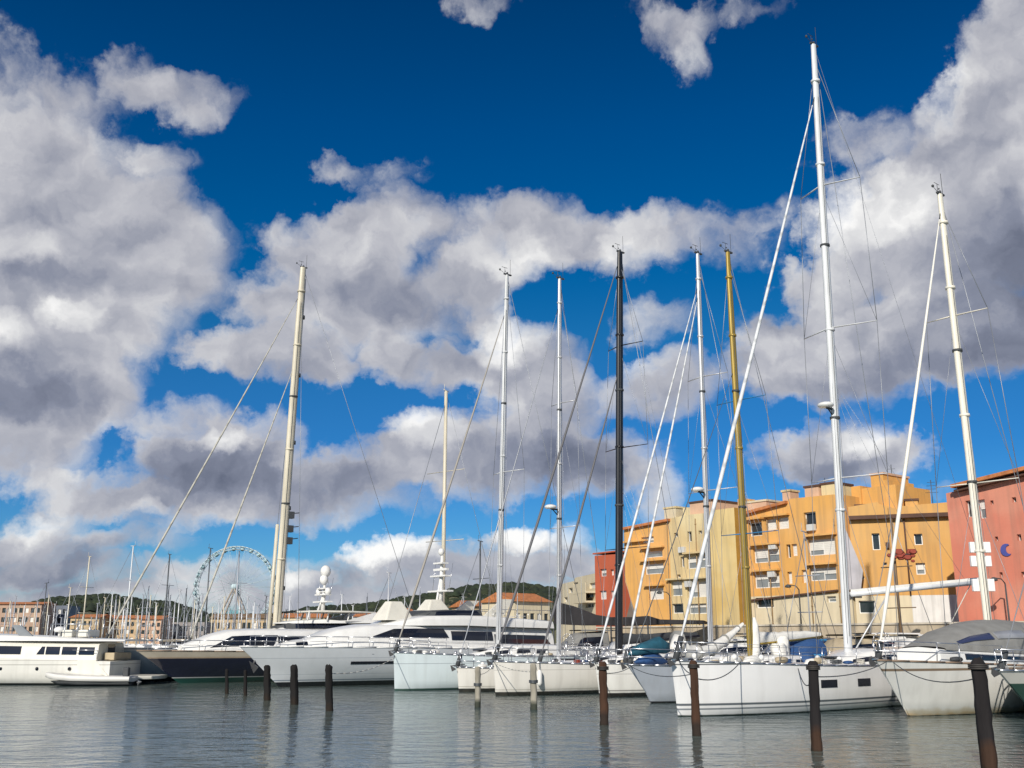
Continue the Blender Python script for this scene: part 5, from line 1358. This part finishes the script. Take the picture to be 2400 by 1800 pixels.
for xx in (3.6, 5.4, 7.4, 9.4): g = MB(); g.ball((xx, 2.24, .86), .10, 1, 8, 4); g.build('port_light', GLASS, t)
g = MB()
for s in (1, -1): g.path([Vector((2.2, s * 2.1, 1.35)), Vector((2.2, s * 2.1, 1.85)), Vector((3.6, s * 2.1, 1.85))], .02, 5)
g.build('guard_rail', STEEL, t)

g = MB(); g.path([Vector((x_, 1.55, 3.25)) for x_ in (3.0, 5.2)], .025, 5)
for x_ in (3.0, 3.7, 4.4, 5.2): g.tube((x_, 1.55, 2.5), (x_, 1.55, 3.25), .02, n=5)
g.build('guard_rail', STEEL, t)
for x_ in (3.4, 4.3): g = MB(); g.box((x_, -.8, 2.55), (x_ + .6, .8, 2.95)); g.build('deck_seat', CREAMW, t, bevel=.06)
g = MB(); g.box((1.6, -1.2, 1.3), (2.2, 1.2, 1.7)); g.build('aft_bench', TAN, t, bevel=.05)
g = MB(); g.box((2.29, -.5, 1.35), (2.33, .5, 2.15)); g.build('cabin_door', GLASS, t)
# small inflatable tender tied astern of the cruiser
o = onz(215, 1479, 0)
t = empty('inflatable_tender', (o.x + .1, o.y - 1.4, 0), R(183)); tag(t, 'white inflatable tender with dark bottom lying before the cruiser at left', 'dinghy')
def ring_(x, w_, za, zb): return [Vector((x, w_, za + .06)), Vector((x, w_, zb - .06)), Vector((x, w_ * .9, zb)), Vector((x, w_ * .3, zb - .08)), Vector((x, -w_ * .3, zb - .08)), Vector((x, -w_ * .9, zb)), Vector((x, -w_, zb - .06)), Vector((x, -w_, za + .06)), Vector((x, 0, za))]
g = MB(); g.loft([ring_(x, w_, za, zb) for x, w_, za, zb in ((-2.2, .80, .20, .50), (-.8, .88, .20, .52), (.8, .86, .22, .56), (1.7, .66, .28, .62), (2.2, .36, .36, .68), (2.45, .06, .46, .70))]); g.build('tube', mat('hypalon_white', (.66, .65, .62), .5, var=.06), t)
g = MB(); g.loft([[Vector((x, w_, .27)), Vector((x, 0, zb)), Vector((x, -w_, .27))] for x, w_, zb in ((-2.1, .74, -.1), (.6, .78, -.12), (1.7, .5, .02), (2.1, .2, .2))]); g.build('bottom', DGREY, t)
g = MB(); g.box((-1.95, -.18, .3), (-1.65, .18, .95)); g.build('outboard_engine', DGREY, t, bevel=.05)

# ---------------------------------------------------------------- boats lying behind, stern to the stone wall
def small_cruiser(label, px, py, L, B, ang, hullm, housem, d=None, tall=1.0, name='motor_boat', roof=None, glassy=True):
    P = at(px, HORIZON, d); a = R(180 + ang)
    t = empty(name, (P.x, P.y, 0), a); tag(t, label, 'motor boat', 'motor boats behind the sailing yachts')
    kw = dict(L=L, B=B, fb=1.25 * tall, fa=1.0 * tall, rake=1.1, flare=.25, entry=.45, aftw=.9, dip=.03)
    _, sh = make_hull(t, hullm, CREAMW, STEEL, **kw)
    s1 = tier(sh, [-L * .18 - i * L * .085 for i in range(7)], .78, 1.05 * tall, [(0, .04), (.25, .5 * tall), (.5, 1.15 * tall), (1, 1.25 * tall)], .2)
    deckhouse('cabin', s1, housem, t); side_band('cabin_window', s1, -L * .36, -L * .62, .38, .80, GLASS, t, slant0=-.4, cuts=6)
    g = MB(); z = 2.35 * tall; g.loft(house_rings([(-L * .42, B * .28, z, z + .07, .05), (-L * .55, B * .34, z, z + .09, .05), (-L * .8, B * .34, z, z + .08, .05)]), cap=False); g.build('bimini' if roof else 'cabin_roof', roof or housem, t)
    for x in (-L * .45, -L * .62, -L * .78):
        for s in (1, -1): g = MB(); g.tube((x, s * B * .31, 1.0 * tall), (x, s * B * .31, z + .02), .02, n=4); g.build('roof_post', STEEL, t)
    deck_rail(t, sh, .7, -L * .3, 5, .55, .08)
    return t
H1 = mat('small_boat_white', (.70, .70, .68), .3, var=.04, coat=.3, bands=[(-2, .1, (.03, .05, .09), 0)], streak=.15)
small_cruiser('low white motor boat with dark window strip behind the gold masted sloop', 1420, 0, 8.5, 2.8, 20, H1, WHITE, 58)
small_cruiser('white motor boat with blue bimini seen between the gold and the tallest mast', 1585, 0, 7.5, 2.7, 34, H1, WHITE, 50, roof=SKYB)
small_cruiser('tan hulled launch under tan canvas right of the blue bimini', 1688, 0, 8.0, 2.8, 25, mat('tan_hull', (.42, .34, .22), .5, var=.1, streak=.2), TAN, 50, 1.1, 'launch', roof=TAN)
small_cruiser('white sport boat with raked screen beyond the tallest mast', 1745, 0, 9.0, 3.0, 24, H1, WHITE, 58, 1.15)
small_cruiser('white cabin boat left of the cream sloop tent, close to the wall', 1865, 0, 7.5, 2.7, 30, H1, WHITE, 52, 1.1)
small_cruiser('dark grey covered boat at the right edge behind the tent', 2150, 0, 9.0, 3.0, 18, mat('charcoal_hull', (.06, .06, .065), .4), GREYC, 47, 1.15, roof=GREYC)
small_cruiser('cream motor boat partly behind the black mast', 1285, 0, 8.5, 2.9, 30, mat('cream_hull_small', (.62, .58, .48), .4), CREAMW, 68, 1.1)
small_cruiser('grey covered motor boat before the awning posts', 1150, 0, 9.0, 3.0, 30, H1, GREYC, 78, 1.3)

small_cruiser('white motor boat with cream top seen between the black and the gold mast', 1490, 0, 8.0, 2.8, 26, H1, CREAMW, 62, 1.15)
small_cruiser('brownish launch with rust red canvas at the right edge by the lamp', 2195, 0, 7.5, 2.7, 30, mat('brown_hull', (.18, .10, .07), .5, var=.2), REDD, 43, 1.0, 'launch', roof=GREYC)
small_cruiser('white cabin boat with grey top between the slim grey and the black mast', 1235, 0, 8.0, 2.8, 34, H1, WHITE, 58, 1.05, roof=GREYC)

# single distant sailing boats: hull, mast, spreaders, boom
def far_boat(px, pytop, d, r=.10, mm=None, hm=None, label='', ang=None, group='distant sailing boats in the outer basin', L=None, stays=True, name='distant_sailboat'):
    rnd = random.Random(int(px * 3 + d)); P = at(px, HORIZON, d); top = at(px, pytop, d)
    h = top.z; L = L or max(7, h * .72); a = R(ang if ang is not None else rnd.choice([-20, 160, 200, 30, 90]))
    t = empty(name, (P.x, P.y, 0), a); tag(t, label, 'sailing boat', group)
    rings, sheer = hull_rings(L=L, B=L * .3, fb=1.25, fa=1.0, rake=.8, n=9); rings = [[Vector((p.x + L * .42, p.y, p.z)) for p in r_] for r_ in rings]
    g = MB(); g.loft(rings, cap=False, closed=False); g.add(rings[-1], [tuple(range(len(rings[-1])))]); g.add([p for p in [Vector((s[0] + L * .42, s[1], s[2])) for s in sheer] + [Vector((s[0] + L * .42, -s[1], s[2])) for s in reversed(sheer)]], [tuple(range(2 * len(sheer)))])
    g.build('hull', hm or H1, t)
    g = MB(); g.tube((0, 0, 1.1), (0, 0, h), r, r * .75, n=6); m_ = g.build('mast', mm or ALU, t)
    for f in (.45, .7): g = MB(); g.tube((-.1, -L * .13, h * f), (-.1, L * .13, h * f), .03, n=4); g.build('spreader', mm or ALU, m_)
    g = MB(); g.tube((-.3, 0, h), (.3, 0, h + .1), .04, n=4); g.tube((.2, 0, h), (.2, 0, h + .6), .02, n=4); g.build('masthead_gear', mm or ALU, m_)
    g = MB(); g.tube((-.1, 0, 2.3), (-L * .36, 0, 2.35), .16, n=6); g.build('boom', rnd.choice([BLUE, SAILW, TAN, GREYC]), t)
    g = MB(); g.box((-L * .2, -L * .09, 1.1), (L * .12, L * .09, 1.65)); g.build('cabin', WHITE, t, bevel=.1)
    if stays:
        g = MB(); g.tube((L * .45, 0, 1.2), (0, 0, h * .96), .03, n=4); g.tube((-L * .5, 0, 1.0), (0, 0, h), .022, n=4); g.build('stay', WIRE, t)
    return t
ordn = ['', 'second ', 'third ', 'fourth ', 'fifth ', 'sixth ', 'seventh ', 'eighth ', 'ninth ', 'tenth ', 'eleventh ', 'twelfth ']
FARS = [(6, 1318, 150), (17, 1300, 170), (40, 1345, 150), (88, 1260, 150), (100, 1330, 160), (128, 1335, 160), (141, 1270, 150), (176, 1203, 130), (204, 1304, 160), (219, 1292, 170), (235, 1310, 150), (243, 1288, 160), (270, 1180, 125),
        (262, 1292, 165), (293, 1315, 160), (312, 1268, 150), (333, 1310, 170), (352, 1198, 140), (356, 1268, 150), (372, 1300, 165), (381, 1275, 160), (395, 1272, 150), (412, 1290, 170), (420, 1300, 150), (432, 1310, 160), (441, 1185, 130), (455, 1312, 165),
        (468, 1295, 160), (479, 1290, 170), (490, 1318, 160), (505, 1192, 140), (513, 1275, 160), (530, 1290, 165), (545, 1300, 150), (556, 1308, 160), (570, 1288, 160), (622, 1290, 160), (640, 1302, 170), (660, 1310, 160), (735, 1285, 150), (760, 1308, 160),
        (790, 1290, 150), (836, 1238, 120), (872, 1290, 140), (905, 1275, 140), (1000, 1290, 150), (1040, 1300, 160), (1118, 1290, 120), (1170, 1300, 110)]
pool = [ALU, ALUW, GREYM, GREYM, ALUC, ROPED]
hint = {}
def far_label(i, px, py, mm):
    tone = {'silver_aluminium': 'silver', 'white_mast_paint': 'white', 'grey_mast': 'grey', 'ivory_mast_paint': 'ivory', 'dark_wire': 'dark'}[mm.name]
    size = 'very tall' if py < 1215 else 'tall' if py < 1272 else 'middling' if py < 1298 else 'short'
    where = ('at the left picture edge' if px < 60 else 'before the terracotta block' if px < 84 else 'before the dark blue grey block' if px < 142 else 'before the sandy house' if px < 211 else 'before the ochre terrace' if px < 301 else
             'before the pinkish house' if px < 346 else 'before the grey stone building' if px < 446 else 'before the big wheel' if px < 580 else 'right of the ivory mast' if px < 700 else 'before the white kiosk' if px < 850 else 'behind the three deck yacht' if px < 1060 else 'near the tiled low house')
    base = 'distant boat with %s %s mast %s' % (size, tone, where)
    k = hint.get((base), 0); hint[base] = k + 1
    return base
rr_ = random.Random(11)
rx = random.Random(77)
FARS += [(round(lerp(4, 700, (k + rx.random()) / 62)), rx.uniform(1282, 1335), rx.uniform(165, 215)) for k in range(62)]
FARS.sort()
def assign_labels(items):
    bases = [far_label(0, px, py, mm) for px, py, d, mm in items]; out = []
    for i, b_ in enumerate(bases):
        k = bases[:i].count(b_); tot = bases.count(b_)
        out.append(b_ if tot == 1 else b_.replace('distant boat', '%sdistant boat from left' % (['first ', *ordn[1:]][k])))
    return out
ITEMS = [(px, py, d, ROPED if px in (88, 356, 441) else rr_.choice(pool)) for px, py, d in FARS]
LABS = assign_labels(ITEMS)
for i, (px, py, d, mm) in enumerate(ITEMS):
    far_boat(px, py, d, .085 * d / 150 if py > 1230 else .12 * d / 150, mm, None, LABS[i], stays=(py < 1300))
# nearer ones in the middle and on the right
far_boat(955, 845, 84, .19, ALUC, H1, 'sailing boat with ivory mast and radar rising behind the three deck yacht', ang=230, group='sailing boats behind the front row', name='sailing_boat')
far_boat(1948, 1120, 60, .10, mat('brown_mast', (.16, .10, .05), .6), H1, 'small boat with brown mast and rusty red furled flag before the ochre house', ang=215, group='sailing boats behind the front row', name='sailing_boat', L=8)
far_boat(1036, 1170, 95, .09, ROPED, H1, 'sailing boat with thin dark mast left of the white mast', ang=220, group='sailing boats behind the front row', name='sailing_boat', L=9)
far_boat(1752, 1150, 66, .05, GREYM, H1, 'small boat with hair thin grey mast before the orange block', ang=220, group='sailing boats behind the front row', name='sailing_boat', L=7)

# rusty red bundle hanging on the brown mast
P = at(1952, 1198, 59.6); t = empty('signal_flag', P); tag(t, 'rusty red furled flag bundle on the brown mast', 'flag')
g = MB(); rnd = random.Random(2)
for k in range(14):
    c = Vector((rnd.uniform(-.9, .6), rnd.uniform(-.1, .1), rnd.uniform(-.4, .35))); r_ = rnd.uniform(.12, .3); g.loft([[c + Vector((math.cos(q * 1.05) * r_ * s_, (y - .5) * .12, math.sin(q * 1.05) * r_ * .7 * s_)) for q in range(6)] for y, s_ in ((0, .6), (.5, 1), (1, .6))])
g.build('cloth', REDD, t)
g = MB(); g.tube((-.9, 0, -.05), (.7, 0, .05), .03, n=5); g.build('yard', ROPED, t)

# ---------------------------------------------------------------- fenders, mooring lines
def fender(P, label, s=1.0):
    t = empty('fender', P); tag(t, label, 'fender', 'white fenders hung from the hulls')
    g = MB(); rs = []
    for z, r_ in ((-.34, .03), (-.30, .09), (-.22, .12), (.22, .12), (.30, .09), (.36, .03)): rs.append([Vector((math.cos(q * math.pi / 5) * r_ * s, math.sin(q * math.pi / 5) * r_ * s, z * s)) for q in range(10)])
    g.loft(rs); g.build('body', FENDER, t)
    g = MB(); g.tube((0, 0, .33 * s), (0, .08, .95 * s), .014, n=4); g.build('lanyard', ROPED, t)
def wpt(B_, x, y, z):
    t_ = B_[0]; return t_.matrix_basis @ Vector((x, y, z)) if False else (Matrix.Translation(t_.location) @ Matrix.Rotation(t_.rotation_euler[2], 4, 'Z')) @ Vector((x, y, z))
def side_pt(B_, x, z=.75, out=.13):
    b_, z_ = deck_at(B_[2], x); return wpt(B_, x, b_ + out, z)
for B_, x, lb in ((SC, -1.6, 'white fender hanging near the bow of the off white sloop with the black mast'), (SA, -5.0, 'white fender on the pale blue hull, below its cabin'), (SD, -1.9, 'white fender by the red brown pile on the white sloop'),
                  (SR, -5.2, 'white fender low on the cream hull at right'), (SP, -3.8, 'white fender on the pale blue grey sloop behind the big one'), (SBm, -1.8, 'white fender on the small off white sloop')):
    fender(side_pt(B_, x), lb)
def rope(P, Q, sag, label, m=ROPED, r=.016):
    t = MB(); P, Q = Vector(P), Vector(Q); ps = [P.lerp(Q, i / 12) - Vector((0, 0, sag * 4 * (i / 12) * (1 - i / 12))) for i in range(13)]; t.path(ps, r, 5)
    o = t.build('mooring_line', m); tag(o, label, 'rope', 'mooring lines')
rope(wpt(SB, .0, .1, 1.75), PILES[1506], .12, 'dark line from the plumb bow to the rust brown pile')
rope(side_pt(SB, -1.9, 1.70, .02), PILES[1506] - Vector((0, 0, .1)), .25, 'sagging line from the big sloop side to the rust brown pile', ROPED)
rope(side_pt(SB, -4.2, 1.45, .02), PILES[1765], .35, 'slack line from the big sloop to the near black pile', ROPED)
rope(wpt(SR, .9, 0, 1.75), PILES[1765], .15, 'line from the cream sloop bow to the near black pile', ROPED, .014)
rope(wpt(SR, .85, .1, 1.72), PILES[2137], .30, 'line from the cream sloop bow across to the thick black pile', ROPED, .014)
rope(wpt(SP, 1.1, 0, 1.42), PILES[1506], .2, 'line from the pale blue grey bow down to the rust brown pile', ROPED, .013)
rope(wpt(SP, 1.0, 0, 1.42), PILES[1305], .1, 'line from the pale blue grey bow to the red brown pile', ROPED, .013)
rope(wpt(SD, .2, 0, 1.40), PILES[1305], .1, 'line from the white sloop bow to the red brown pile', ROPEW, .014)
rope(wpt(SC, .1, 0, 1.42), PILES[1153], .1, 'pale line from the long off white bow to the grey pile', ROPEW, .015)
rope(wpt(SC, .05, 0, 1.42), PILES[1032], .15, 'pale line from the long off white bow to the weathered pile', ROPEW, .015)
rope(wpt(SA, .0, 0, 1.6), PILES[711], .25, 'pale line from the pale blue bow to the dark pile at left', ROPEW, .014)
